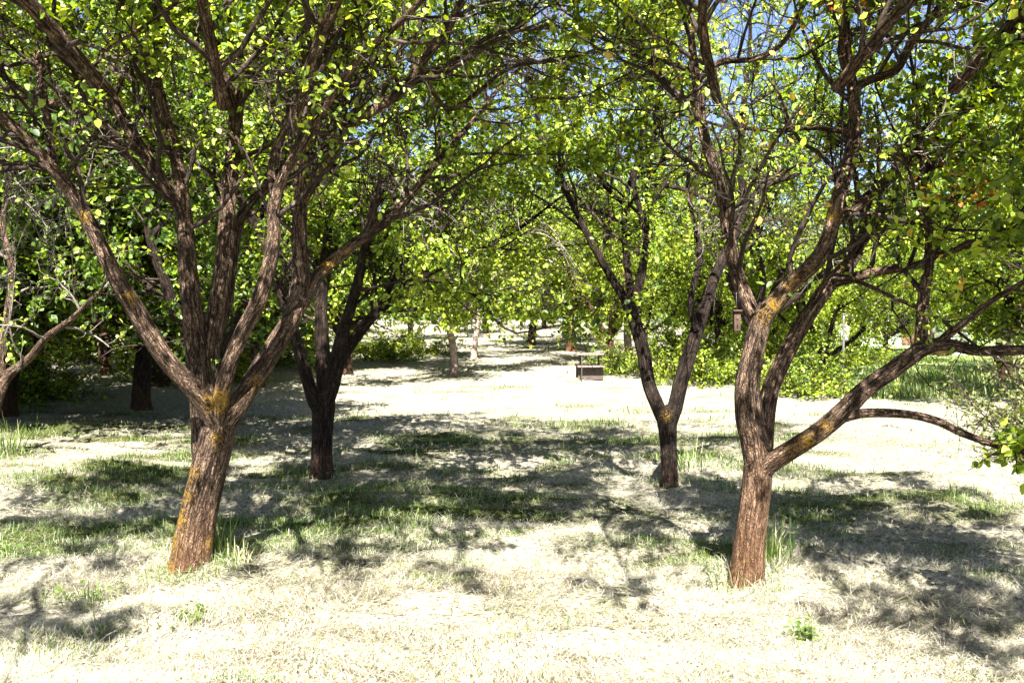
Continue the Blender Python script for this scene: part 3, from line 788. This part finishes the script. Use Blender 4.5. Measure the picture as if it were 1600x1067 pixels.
M2 = P(1046, 765, 9.66)
hero_tree('apricot_tree', M2,
 [(1046, 768, 32, 9.66), (1046, 730, 29, 9.66), (1044, 690, 31, 9.66), (1042, 655, 38, 9.66), (1042, 640, 34, 9.66)],
 [([(1040, 665, 26, 9.66), (1029, 638, 26, 9.66), (1014, 600, 25, 9.66), (1005, 550, 25, 9.66), (995, 512, 26, 9.66), (986, 484, 24, 9.66), (972, 460, 18, 9.66), (950, 425, 16, 9.6), (925, 380, 15, 9.5), (905, 340, 14, 9.5), (880, 290, 13, 9.5), (860, 240, 12, 9.5), (843, 195, 11, 9.5), (830, 140, 9, 9.5)], 1.3),
  ([(988, 492, 18, 9.7), (983, 440, 15, 9.7), (977, 385, 14, 9.75), (976, 330, 13, 9.8), (985, 285, 12, 9.8), (1005, 245, 11, 9.8), (1025, 205, 10, 9.8), (1032, 150, 9, 9.8)], 1.6),
  ([(990, 492, 20, 9.6), (1000, 440, 18, 9.55), (1008, 395, 16, 9.5), (1010, 360, 14, 9.5), (998, 320, 12, 9.5), (990, 290, 11, 9.5), (1000, 230, 9, 9.5)], 1.5),
  ([(975, 320, 9, 9.8), (940, 285, 8, 9.7), (925, 240, 7, 9.6), (900, 200, 6, 9.6)], 1.0),
  ([(985, 295, 9, 9.8), (1030, 290, 9, 9.6), (1075, 298, 9, 9.4), (1110, 315, 8, 9.3)], .6),
  ([(1046, 662, 28, 9.66), (1056, 630, 28, 9.66), (1066, 590, 27, 9.66), (1080, 545, 26, 9.66), (1090, 512, 25, 9.66), (1101, 478, 24, 9.7), (1116, 435, 22, 9.75), (1132, 398, 19, 9.8), (1152, 355, 17, 9.85), (1162, 310, 16, 9.9), (1155, 250, 15, 9.95), (1160, 180, 13, 10.0)], 1.6),
  ([(1088, 515, 14, 9.6), (1081, 490, 12, 9.55), (1080, 468, 12, 9.5), (1085, 440, 12, 9.5), (1094, 408, 12, 9.5), (1091, 378, 10, 9.5), (1083, 340, 9, 9.5), (1075, 290, 8, 9.5), (1080, 220, 7, 9.5)], 1.2),
  ([(1160, 315, 11, 9.9), (1200, 290, 10, 10.1), (1250, 270, 9, 10.3), (1300, 230, 8, 10.5)], 1.3)],
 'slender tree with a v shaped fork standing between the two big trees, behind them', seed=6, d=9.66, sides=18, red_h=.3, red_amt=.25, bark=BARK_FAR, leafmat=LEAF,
 moss_pts=[(1040, 650, 9.5, .12)],
 fol=dict(sp=.2, sl=1.35, tper=9, tl=.55, qper=4, ql=.2, minh=2.2, bare=.22), leaf=(9.5, 7.3, .055), leaf_minz=2.0, keep_fn=lambda p: 1.0)

# tree at the left border, mostly bare hanging twigs
def border_tree():
    rng = np.random.default_rng(17)
    rows = [([(-35, 715, 34, 12), (-20, 660, 30, 12), (0, 605, 26, 12), (14, 585, 20, 12), (45, 560, 14, 11.8), (75, 525, 12, 11.5), (110, 500, 10, 11.2), (140, 470, 8, 11)], .5),
            ([(0, 600, 18, 12), (4, 540, 16, 12), (14, 480, 14, 12), (18, 420, 12, 12), (5, 350, 10, 12), (15, 290, 8, 12)], .8),
            ([(-60, 300, 14, 9), (-10, 270, 12, 8.8), (40, 262, 10, 8.6), (90, 270, 7, 8.5), (130, 290, 5, 8.4)], .2)]
    base = P(-35, 715, 12)
    root = empty('bare_twig_tree', base); tag(root, 'half bare tree leaning in from the left border with pale hanging twigs', 'tree')
    limbs = []
    tr = Acc()
    for i, (r, e) in enumerate(rows):
        lm = px_limb(r, .06)
        if e: lm = extend(lm, e, rng)
        limbs.append(lm)
        if i < 2: tr.add(*tube_geo(lm[0]-base, lm[1], 12, 90+i))
        else:
            a = Acc(); a.add(*tube_geo(lm[0]-base, lm[1], 10, 95)); a.build('limb', BARK_FAR, root)
    tr.build('trunk', BARK, root)
    # hanging twigs
    n = 15
    lm = limbs[2][0]
    k = rng.integers(4, len(lm)-1, n)
    p = lm[k]
    S = walk(p, np.stack([rng.normal(0.1, .5, n), rng.normal(0, .5, n), rng.normal(-.2, .3, n)], 1), rng.uniform(.6, 1.6, n), 10, .15, -.28, rng)
    idx, p, tan, t = pick(S, np.full(n, 11), rng, .1)
    T = walk(p, tan*.4+rng.normal(0, .7, p.shape), rng.uniform(.06, .3, len(p)), 5, .3, -.1, rng)
    idx, p, tan, t = pick(T, np.full(len(T), 2), rng, .2)
    U = walk(p, tan*.4+rng.normal(0, .8, p.shape), rng.uniform(.03, .09, len(p)), 3, .3, 0, rng)
    a = Acc()
    a.add(*batch_tubes(S-base, np.full((n, 10), .006)*np.linspace(1, .5, 10), 4))
    a.add(*batch_tubes(T-base, np.full((len(T), 5), .0038)*np.linspace(1, .6, 5), 3))
    a.add(*batch_tubes(U-base, np.full((len(U), 3), .003), 3))
    S2, RS, T2, RT, Q2, RQ, tb, qb = foliate(limbs[:2], rng, sp=.4, sl=.8, tper=4, tl=.4, qper=2, minh=1.0)
    for X, R, sd in ((S2, RS, 5), (T2, RT, 3), (Q2, RQ, 3)): a.add(*batch_tubes(X-base, R, sd))
    a.build('branchwork', TWIG_PALE, root)
    o = make_leaves([(T2-base, 2.2), (Q2-base, 2.6)], rng, .06, 'crown', LEAF, root)
border_tree()

# ------------------------------------------------------------------ orchard trees further back: prototypes and copies
def proto_tree(seed, h=5.0, spread=2.6, fork=1.1, r=.14, nl=5, bark=BARK_FAR, leafmat=LEAF_DARK, leaf=(3.0, 2.5, .085), low=0.0, lean=.05, name='orchard_tree', tw=TWIG, sl=1.35, dens=1.0):
    rng = np.random.default_rng(seed)
    root = empty(name)
    tp = walk(np.zeros((1, 3))+[0, 0, -.1], np.array([[rng.normal(0, lean), rng.normal(0, lean), 1]]), np.array([fork+.1]), 8, .05, .1, rng)[0]
    a = Acc()
    pts, rad = smooth_poly(tp, np.linspace(r*1.08, r*.9, 8), .06)
    a.add(*tube_geo(pts, rad, 14, seed, .06, 0.0))
    a.build('trunk', bark, root, None, lambda V: np.clip(1-V[:, 2]/.6, 0, 1)*.5)
    limbs = []; a = Acc()
    ph = rng.uniform(0, 6.28)
    for i in range(nl):
        az = ph + i*6.283/nl + rng.normal(0, .25)
        tilt = rng.uniform(.35, .95)
        d0 = np.array([[math.sin(tilt)*math.cos(az), math.sin(tilt)*math.sin(az), math.cos(tilt)]])
        L = (h-fork)*rng.uniform(.75, 1.0)
        w = walk(tp[-1][None]-[0, 0, rng.uniform(.02, .18)], d0, np.array([L]), 10, .12, .09*rng.uniform(.2, 1.6), rng)[0]
        w[:, :2] *= spread/2.6
        lm = smooth_poly(w, np.linspace(r*.62, .014, 10), .12); limbs.append(lm)
        a.add(*tube_geo(lm[0], lm[1], 9, seed*9+i, .06))
        for _ in range(2):                     # forks
            k = rng.integers(len(lm[0])//4, len(lm[0])*2//3)
            dd = lm[0][k]-lm[0][k-1]; dd = nrm(dd)+rng.normal(0, .45, 3)
            w = walk(lm[0][k][None], dd[None], np.array([L*rng.uniform(.35, .6)]), 8, .14, .06, rng)[0]
            l2 = smooth_poly(w, np.linspace(lm[1][k]*.7, .011, 8), .12); limbs.append(l2)
            a.add(*tube_geo(l2[0], l2[1], 7, seed*9+i+40, .06))
    a.build('limbs_frame', bark, root)
    S, RS, T, RT, Qd, RQ, tb, qb = foliate(limbs, rng, sp=.24, sl=sl, tper=9, tl=.6, qper=3, ql=.22, minh=fork+.25-low, centre=(0, 0), up=.03 - low*.06, bare=.08)
    a = Acc()
    a.add(*batch_tubes(S, RS, 4)); a.add(*batch_tubes(T, np.maximum(RT, .004), 3))
    a.build('branchwork', tw, root)
    make_leaves([(T[~tb], leaf[1]*dens), (Qd[~qb], leaf[0]*dens)], rng, leaf[2], 'crown', leafmat, root, fork*.75-low*.5)
    return root

def place(proto, used, px, d, rz, sc, label, group=None, x=None):
    o = proto if not used.get(proto) else copy_tree(proto)
    used[proto] = True
    X = (px-800)/F*d if x is None else x
    o.location = (X, d, float(terrain(X, d)))
    o.rotation_euler = (0, 0, rz)
    o.scale = (sc, sc, sc)
    tag(o, label, 'tree', group)
    return o
USED = {}
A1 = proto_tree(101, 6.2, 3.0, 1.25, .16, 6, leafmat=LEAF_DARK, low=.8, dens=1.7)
A2 = proto_tree(102, 5.8, 3.0, 1.1, .15, 6, leafmat=LEAF, low=.5, dens=1.7)
A3 = proto_tree(103, 5.8, 2.9, 1.35, .1, 5, bark=BARK_PALE, leafmat=LEAF, low=.35, dens=1.7)
A4 = proto_tree(104, 6.4, 3.0, 1.3, .18, 5, bark=BARK_RED, leafmat=LEAF_YEL, low=.4, dens=1.7)
A5 = proto_tree(105, 6.0, 3.2, .9, .13, 5, leafmat=LEAF_YEL, low=.7, dens=1.7)
GR = 'orchard trees standing in the far rows'
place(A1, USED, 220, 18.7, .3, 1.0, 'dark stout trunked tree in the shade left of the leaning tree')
place(A4, USED, 165, 27.0, 1.2, .85, 'reddish straight trunked tree at the sunny edge on the far left')
place(A3, USED, 708, 26.0, .5, 1.0, 'young tree with a pale whitewashed trunk in the sunlit hay')
place(A3, USED, 740, 33.0, 2.6, .95, 'thin crooked tree just behind the whitewashed one')
place(A4, USED, 893, 38.0, 2.2, 1.0, 'thick reddish trunked tree beyond the picnic table')
place(A4, USED, 950, 29.5, 4.0, .75, 'tree with an orange brown trunk touching the picnic table')
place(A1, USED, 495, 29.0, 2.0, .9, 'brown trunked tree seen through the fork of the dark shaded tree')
place(A3, USED, 985, 31.5, 4.4, 1.25, 'pale grey stemmed tree just right of the picnic table')
A6 = proto_tree(106, 6.2, 3.1, 1.3, .15, 5, leafmat=LEAF, low=-.5, dens=1.7)
place(A6, USED, 1183, 24.0, 1.0, 1.1, 'tall tree whose trunk is hidden right behind the reddish trunked tree')
place(A6, USED, 1730, 18.0, 3.4, 1.0, 'high crowned tree whose branches reach in over the right border')
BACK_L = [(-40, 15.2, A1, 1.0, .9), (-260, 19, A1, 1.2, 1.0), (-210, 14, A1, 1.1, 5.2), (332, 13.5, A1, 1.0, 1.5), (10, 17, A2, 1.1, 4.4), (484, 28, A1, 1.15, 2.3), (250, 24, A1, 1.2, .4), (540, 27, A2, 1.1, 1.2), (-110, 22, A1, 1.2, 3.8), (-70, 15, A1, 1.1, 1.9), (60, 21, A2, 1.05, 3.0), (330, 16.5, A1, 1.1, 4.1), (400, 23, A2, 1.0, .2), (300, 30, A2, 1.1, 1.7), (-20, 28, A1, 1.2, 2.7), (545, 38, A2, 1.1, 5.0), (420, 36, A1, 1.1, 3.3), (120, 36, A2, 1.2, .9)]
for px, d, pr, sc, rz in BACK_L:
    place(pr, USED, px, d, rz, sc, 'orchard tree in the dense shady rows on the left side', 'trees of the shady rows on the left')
BACK_C = [(830, 42, A2, 1.15, 4.4), (940, 47, A5, 1.1, 2.5), (560, 55, A5, 1.2, 2.9), (640, 46, A5, 1.0, .4), (760, 55, A2, 1.1, 2.2), (850, 62, A5, 1.1, 1.0), (1010, 40, A5, .95, 3.0), (1090, 48, A5, .9, 5.2), (1000, 58, A2, 1.1, 4.2), (700, 70, A5, 1.2, 3.6), (930, 75, A5, 1.2, .1)]
for px, d, pr, sc, rz in BACK_C:
    place(pr, USED, px, d, rz, sc, 'sunlit yellow green orchard tree beyond the hay clearing', 'sunlit trees beyond the clearing')
BACK_R = [(1130, 34, A2, 1.2, 1.7), (1575, 26, A6, 1.15, 2.2), (1455, 50, A2, 1.3, .3), (1330, 46, A2, 1.3, 4.0), (1190, 32, A5, .95, 1.4), (1290, 27, A5, .85, 2.9), (1620, 22, A2, 1.0, 2.0), (1560, 34, A5, 1.1, 4.0), (1380, 40, A5, 1.0, 5.5), (1700, 30, A2, 1.1, 1.1), (1230, 52, A2, 1.1, .6), (1480, 62, A5, 1.2, 3.1)]
for px, d, pr, sc, rz in BACK_R:
    place(pr, USED, px, d, rz, sc, 'yellow green tree along the open meadow on the right side', 'trees along the meadow on the right')

# ------------------------------------------------------------------ shrubs
def proto_shrub(seed, n=60, h=1.3, r=.8, leafmat=LEAF_YEL, leaf=(7, .07), name='shrub'):
    rng = np.random.default_rng(seed)
    root = empty(name)
    p0 = np.stack([rng.normal(0, r*.35, n), rng.normal(0, r*.35, n), np.full(n, -.03)], 1)
    S = walk(p0, np.stack([p0[:, 0]*1.2/r+rng.normal(0, .4, n), p0[:, 1]*1.2/r+rng.normal(0, .4, n), np.ones(n)], 1), h*rng.uniform(.5, 1.15, n), 7, .2, -.04, rng)
    idx, p, tan, t = pick(S, np.full(n, 10), rng, .08)
    T = walk(p, tan*.4+rng.normal(0, .7, p.shape), rng.uniform(.1, .4, len(p))*h/1.3, 4, .25, .02, rng)
    a = Acc()
    a.add(*batch_tubes(S, np.full((n, 7), .009)*np.linspace(1, .4, 7), 4)); a.add(*batch_tubes(T, np.full((len(T), 4), .004), 3))
    a.build('stem', TWIG, root)
    make_leaves([(T, leaf[0]), (S, leaf[0])], rng, leaf[1], 'foliage', leafmat, root)
    return root
def place_shrub(pr, px, d, rz, sc, label, group=None, cat='shrub'):
    o = pr if not USED.get(pr) else copy_tree(pr)
    USED[pr] = True
    X = (px-800)/F*d
    o.location = (X, d, float(terrain(X, d))); o.rotation_euler = (0, 0, rz); o.scale = (sc[0], sc[0], sc[1])
    tag(o, label, cat, group)
S1 = proto_shrub(201); S2 = proto_shrub(202, 80, 1.5, 1.1, LEAF, (8, .075)); S3 = proto_shrub(203, 60, 1.3, .8, LEAF_PALE, (9, .05))
place_shrub(S1, 968, 27.5, 0, (.8, .75), 'bright green shrub growing round the pale stems right of the picnic table')
place_shrub(S2, 1075, 27, .5, (1.0, .95), 'dense green shrub behind the v shaped fork')
place_shrub(S1, 1120, 24.5, 2.5, (1.2, 1.2), 'broad yellow green shrub left of the reddish trunked tree')
place_shrub(S1, 1262, 21.5, 1.0, (1.15, .9), 'low bright shrub beside the thin grey pole')
place_shrub(S2, 1215, 29, 3.3, (1.1, 1.5), 'tall shrub behind the low bright one near the pole')
place_shrub(S1, 590, 33, 4.0, (1.4, .9), 'yellow green shrub at the far edge of the hay beside the young pale trunk')
place_shrub(S1, 660, 36, 5.0, (1.2, .8), 'small bright shrub behind the pale whitewashed trunk')
place_shrub(S3, 1668, 11.5, .6, (.85, 1.05), 'pale olive shrub with small leaves at the right border')
place_shrub(S3, 1700, 14, 2.6, (1.3, 1.5), 'larger olive shrub behind the one on the right border')
for px, d, a, b in ((20, 20.5, .9, .9), (300, 27, 1.2, .9), (95, 33, 1.6, 1.4), (10, 32, 1.7, 1.5), (290, 34, 1.7, 1.4), (400, 40, 1.8, 1.4), (300, 25, 1.1, .7), (420, 31, 1.1, .8), (-10, 20, 1.1, .8)):
    place_shrub(S2, px, d, px*.1, (a, b), 'leafy undergrowth bush beneath the shady trees on the left', 'undergrowth bushes on the left')
for px, d, a, b in ((1150, 36, 1.3, 1.7), (1340, 36, 1.2, 1.0), (1060, 38, 1.3, 1.3)):
    place_shrub(S2 if px > 1200 else S1, px, d, px*.1, (a, b), 'yellow green bush lining the meadow behind the right hand trees', 'bushes lining the meadow')

# ------------------------------------------------------------------ far wood
def far_wood():
    rng = np.random.default_rng(77)
    nb = 420
    a = rng.uniform(-.75, .75, nb); d = rng.uniform(82, 105, nb)
    x = np.tan(a)*d; hgt = rng.uniform(3.0, 7.5, nb)*(.8+.35*vn(x/12, d*0, 0, 3))
    n = 170
    c = np.stack([x, d, np.zeros(nb)], 1)
    rad = rng.uniform(1.2, 2.6, nb)
    dirs = nrm(rng.normal(0, 1, (nb, n, 3)))
    rr = rng.random((nb, n, 1))**.4
    pos = c[:, None] + dirs*rr*np.stack([rad, rad, hgt*.5], 1)[:, None]
    pos[:, :, 2] += (hgt*.5)[:, None] + terrain(x, d)[:, None]
    pos = pos.reshape(-1, 3); N = len(pos)
    L = rng.uniform(.2, .5, N)
    nor = rng.normal(0, .6, (N, 3)); nor[:, 2] += .6; nor[:, 1] -= .4
    V, Q, T = leaves_geo(pos, rng.normal(0, 1, (N, 3)), nor, L, L*.8, np.clip(rng.beta(2, 2, N)+.3*np.repeat(rng.normal(0, .5, nb), n), 0, .93), rng)
    tag(make_mesh('woodland', V, Q, LEAF, None, {'tint': T}), 'distant wood closing the view behind the orchard', 'woodland', kind='stuff')
far_wood()

# ------------------------------------------------------------------ built things: boxes with slightly worn edges
def box_obj(name, boxes, mat, parent=None, bevel=.006):
    """boxes: (cx, cy, cz, sx, sy, sz, rotation about y)"""
    vs, qs = [], []
    for cx, cy, cz, sx, sy, sz, ry in boxes:
        c = np.array([[x, y, z] for x in (-.5, .5) for y in (-.5, .5) for z in (-.5, .5)])*[sx, sy, sz]
        ca, sa = math.cos(ry), math.sin(ry)
        c = np.stack([c[:, 0]*ca + c[:, 2]*sa, c[:, 1], -c[:, 0]*sa + c[:, 2]*ca], 1) + [cx, cy, cz]
        n = len(vs)*8
        vs.append(c); qs.append(np.array([[0, 1, 3, 2], [4, 6, 7, 5], [0, 4, 5, 1], [2, 3, 7, 6], [0, 2, 6, 4], [1, 5, 7, 3]])+n)
    o = make_mesh(name, np.vstack(vs), np.vstack(qs), mat, parent)
    if bevel:
        b = o.modifiers.new('bevel', 'BEVEL'); b.width = bevel; b.segments = 2
    return o
WOOD = plain_mat('weathered_wood', (0.07, 0.05, 0.038), (0.20, 0.165, 0.135), 9, .85, (1, 8, 8))
WOOD_D = plain_mat('dark_wood', (0.03, 0.022, 0.018), (0.08, 0.06, 0.05), 6, .85, (1, 8, 8))
METAL = plain_mat('grey_metal', (0.06, 0.055, 0.05), (0.12, 0.11, 0.105), 14, .5)
PLASTER = plain_mat('white_plaster', (0.66, 0.64, 0.60), (0.82, 0.80, 0.77), 2.5, .9)
ROOFM = plain_mat('brown_roof', (0.10, 0.055, 0.045), (0.2, 0.11, 0.085), 6, .85)
BROWNM = plain_mat('brown_boards', (0.16, 0.08, 0.05), (0.30, 0.17, 0.11), 5, .85, (6, 6, .6))
GLASSM = plain_mat('window_glass', (0.05, 0.07, 0.10), (0.12, 0.15, 0.20), 2, .1)
RUST = plain_mat('orange_brown_wood', (0.022, 0.011, 0.007), (0.075, 0.036, 0.018), 30, .85, (1, 1, .3))

def picnic_table():
    d = 25.4; X = (921-800)/F*d
    r = empty('picnic_table', (X, d, float(terrain(X, d)))); tag(r, 'weathered wooden picnic table with bench seats in the sunny clearing', 'picnic table')
    box_obj('tabletop', [(0, -.30+.152*k, .72, .80, .14, .045, 0) for k in range(5)], WOOD, r)
    for s in (-1, 1):
        box_obj('seat', [(0, s*.62-.075, .40, .80, .14, .045, 0), (0, s*.62+.075, .40, .80, .14, .045, 0)], WOOD, r)
    for x in (-.27, .27):
        box_obj('leg', [(x, -.02, .345, .05, .07, .69, 0)], WOOD_D, r)
        box_obj('bearer', [(x+.052, 0, .35, .045, 1.36, .05, 0), (x+.052, 0, .673, .045, .62, .05, 0)], WOOD_D, r)
    for s in (-1, 1):
        box_obj('kickboard', [(0, s*.52, .2, .74, .03, .34, 0)], WOOD_D, r)
    box_obj('prop_pole', [(-.28, -.76, .33, .026, .026, .72, 0)], WOOD_D, r)
    r.scale = (.85, .85, .9)
picnic_table()

def pole():
    d = 22.8; X = (1318-800)/F*d
    r = empty('metal_pole', (X, d, float(terrain(X, d)))); tag(r, 'thin grey metal pole standing beside the low bright shrub', 'pole')
    z = np.linspace(-.2, 1.75, 14)
    a = Acc(); a.add(*tube_geo(np.stack([0*z, 0*z, z], 1), np.full(14, .028), 12, 3, .01)); o = a.build('post', METAL, r)
    box_obj('cap', [(0, 0, 1.78, .09, .09, .03, 0)], METAL, r, .01)
    box_obj('bracket', [(.06, 0, 1.2, .08, .03, .05, 0)], METAL, r, .005)
pole()

def nest_box():
    c = P(1151, 502, 9.3)
    r = empty('nest_box', c); tag(r, 'small orange brown wooden nest box hanging left of the reddish tree', 'nest box')
    box_obj('body', [(0, 0, 0, .075, .09, .20, 0)], RUST, r, .004)
    box_obj('roof', [(0, -.012, .108, .10, .13, .016, 0)], RUST, r, .003)
    box_obj('entrance', [(0, -.0465, .03, .026, .004, .026, .78)], WOOD_D, r, 0)
    box_obj('perch', [(0, -.06, -.035, .01, .05, .01, 0)], WOOD_D, r, .002)
    box_obj('hanger', [(0, .02, .25, .006, .006, .28, 0)], METAL, r, 0)
    r.scale = (.8, .8, .9)
nest_box()

def house(name, label, cat, px, d, w, dp, h, wall, roofm, rh, wins, door=None):
    X = (px-800)/F*d
    r = empty(name, (X, d, float(terrain(X, d))-.1)); tag(r, label, cat)
    box_obj('wall', [(0, 0, h/2, w, dp, h, 0)], wall, r, .01)
    e = .35
    V = [(-w/2-e, -dp/2-e, h), (w/2+e, -dp/2-e, h), (w/2+e, dp/2+e, h), (-w/2-e, dp/2+e, h), (-w/2-e, 0, h+rh), (w/2+e, 0, h+rh)]
    V = V + [(x, y, z+.14) for x, y, z in V]
    Q = [(6, 7, 11, 10), (8, 9, 10, 11), (1, 0, 4, 5), (3, 2, 5, 4), (0, 1, 7, 6), (2, 3, 9, 8), (1, 2, 8, 7), (3, 0, 6, 9)]
    make_mesh('roof', np.array(V)+[0, 0, .003], np.array(Q), roofm, r)
    make_mesh('gable', np.array([(s*(w/2-.02), y, z) for s in (-1, 1) for y, z in ((-dp/2, h-.02), (dp/2, h-.02), (0, h+rh-.05))]), np.zeros((0, 4), int), wall, r, tris=np.array([[0, 1, 2], [5, 4, 3]]))
    for wx, wz, ww, wh in wins:
        f = box_obj('window', [(wx, -dp/2-.02, wz, ww+.16, .08, wh+.16, 0)], PLASTER, r, .01)
        g = box_obj('pane', [(wx-ww/4, -dp/2-.07, wz, ww/2-.03, .03, wh, 0), (wx+ww/4, -dp/2-.07, wz, ww/2-.03, .03, wh, 0)], GLASSM, f, 0)
        s = box_obj('sill', [(wx, -dp/2-.10, wz-wh/2-.11, ww+.26, .18, .05, 0)], PLASTER, f, .005)
    if door:
        dm = box_obj('door', [(door, -dp/2-.02, 1.02, .95, .07, 2.04, 0)], BROWNM, r, .01)
        box_obj('handle', [(door+.36, -dp/2-.08, 1.0, .10, .05, .03, 0)], METAL, dm, .005)
house('white_house', 'white plastered house with brown roof half hidden behind the meadow trees', 'house', 1385, 66, 8.0, 6.5, 3.0, PLASTER, ROOFM, 2.2, [(-2.2, 1.6, 1.1, 1.2), (2.4, 1.6, 1.1, 1.2)], 0.2)
house('hutch', 'low brown boarded hutch at the end of the meadow', 'hutch', 1470, 47, 1.5, 1.0, .42, BROWNM, ROOFM, .25, [(.4, .22, .3, .2)])

def tank():
    d = 46; X = (1500-800)/F*d
    r = empty('water_tank', (X, d, float(terrain(X, d)))); tag(r, 'small white rounded tank beside the brown hutch', 'tank')
    z = .36*np.array([-.05, 0, .2, .6, 1.0, 1.2, 1.32, 1.36]); rad = .4*np.array([.8, .82, .86, .88, .86, .74, .45, .22])
    pts, rr = smooth_poly(np.stack([0*z, 0*z, z], 1), rad, .06)
    a = Acc(); a.add(*tube_geo(pts, rr, 28, 3, .004)); a.build('shell', PLASTER, r)
    a = Acc(); a.add(*tube_geo(np.array([[0, 0, .482], [0, 0, .504], [0, 0, .518]]), np.array([.096, .096, .08]), 20, 4, .0)); a.build('lid', METAL, r)
tank()
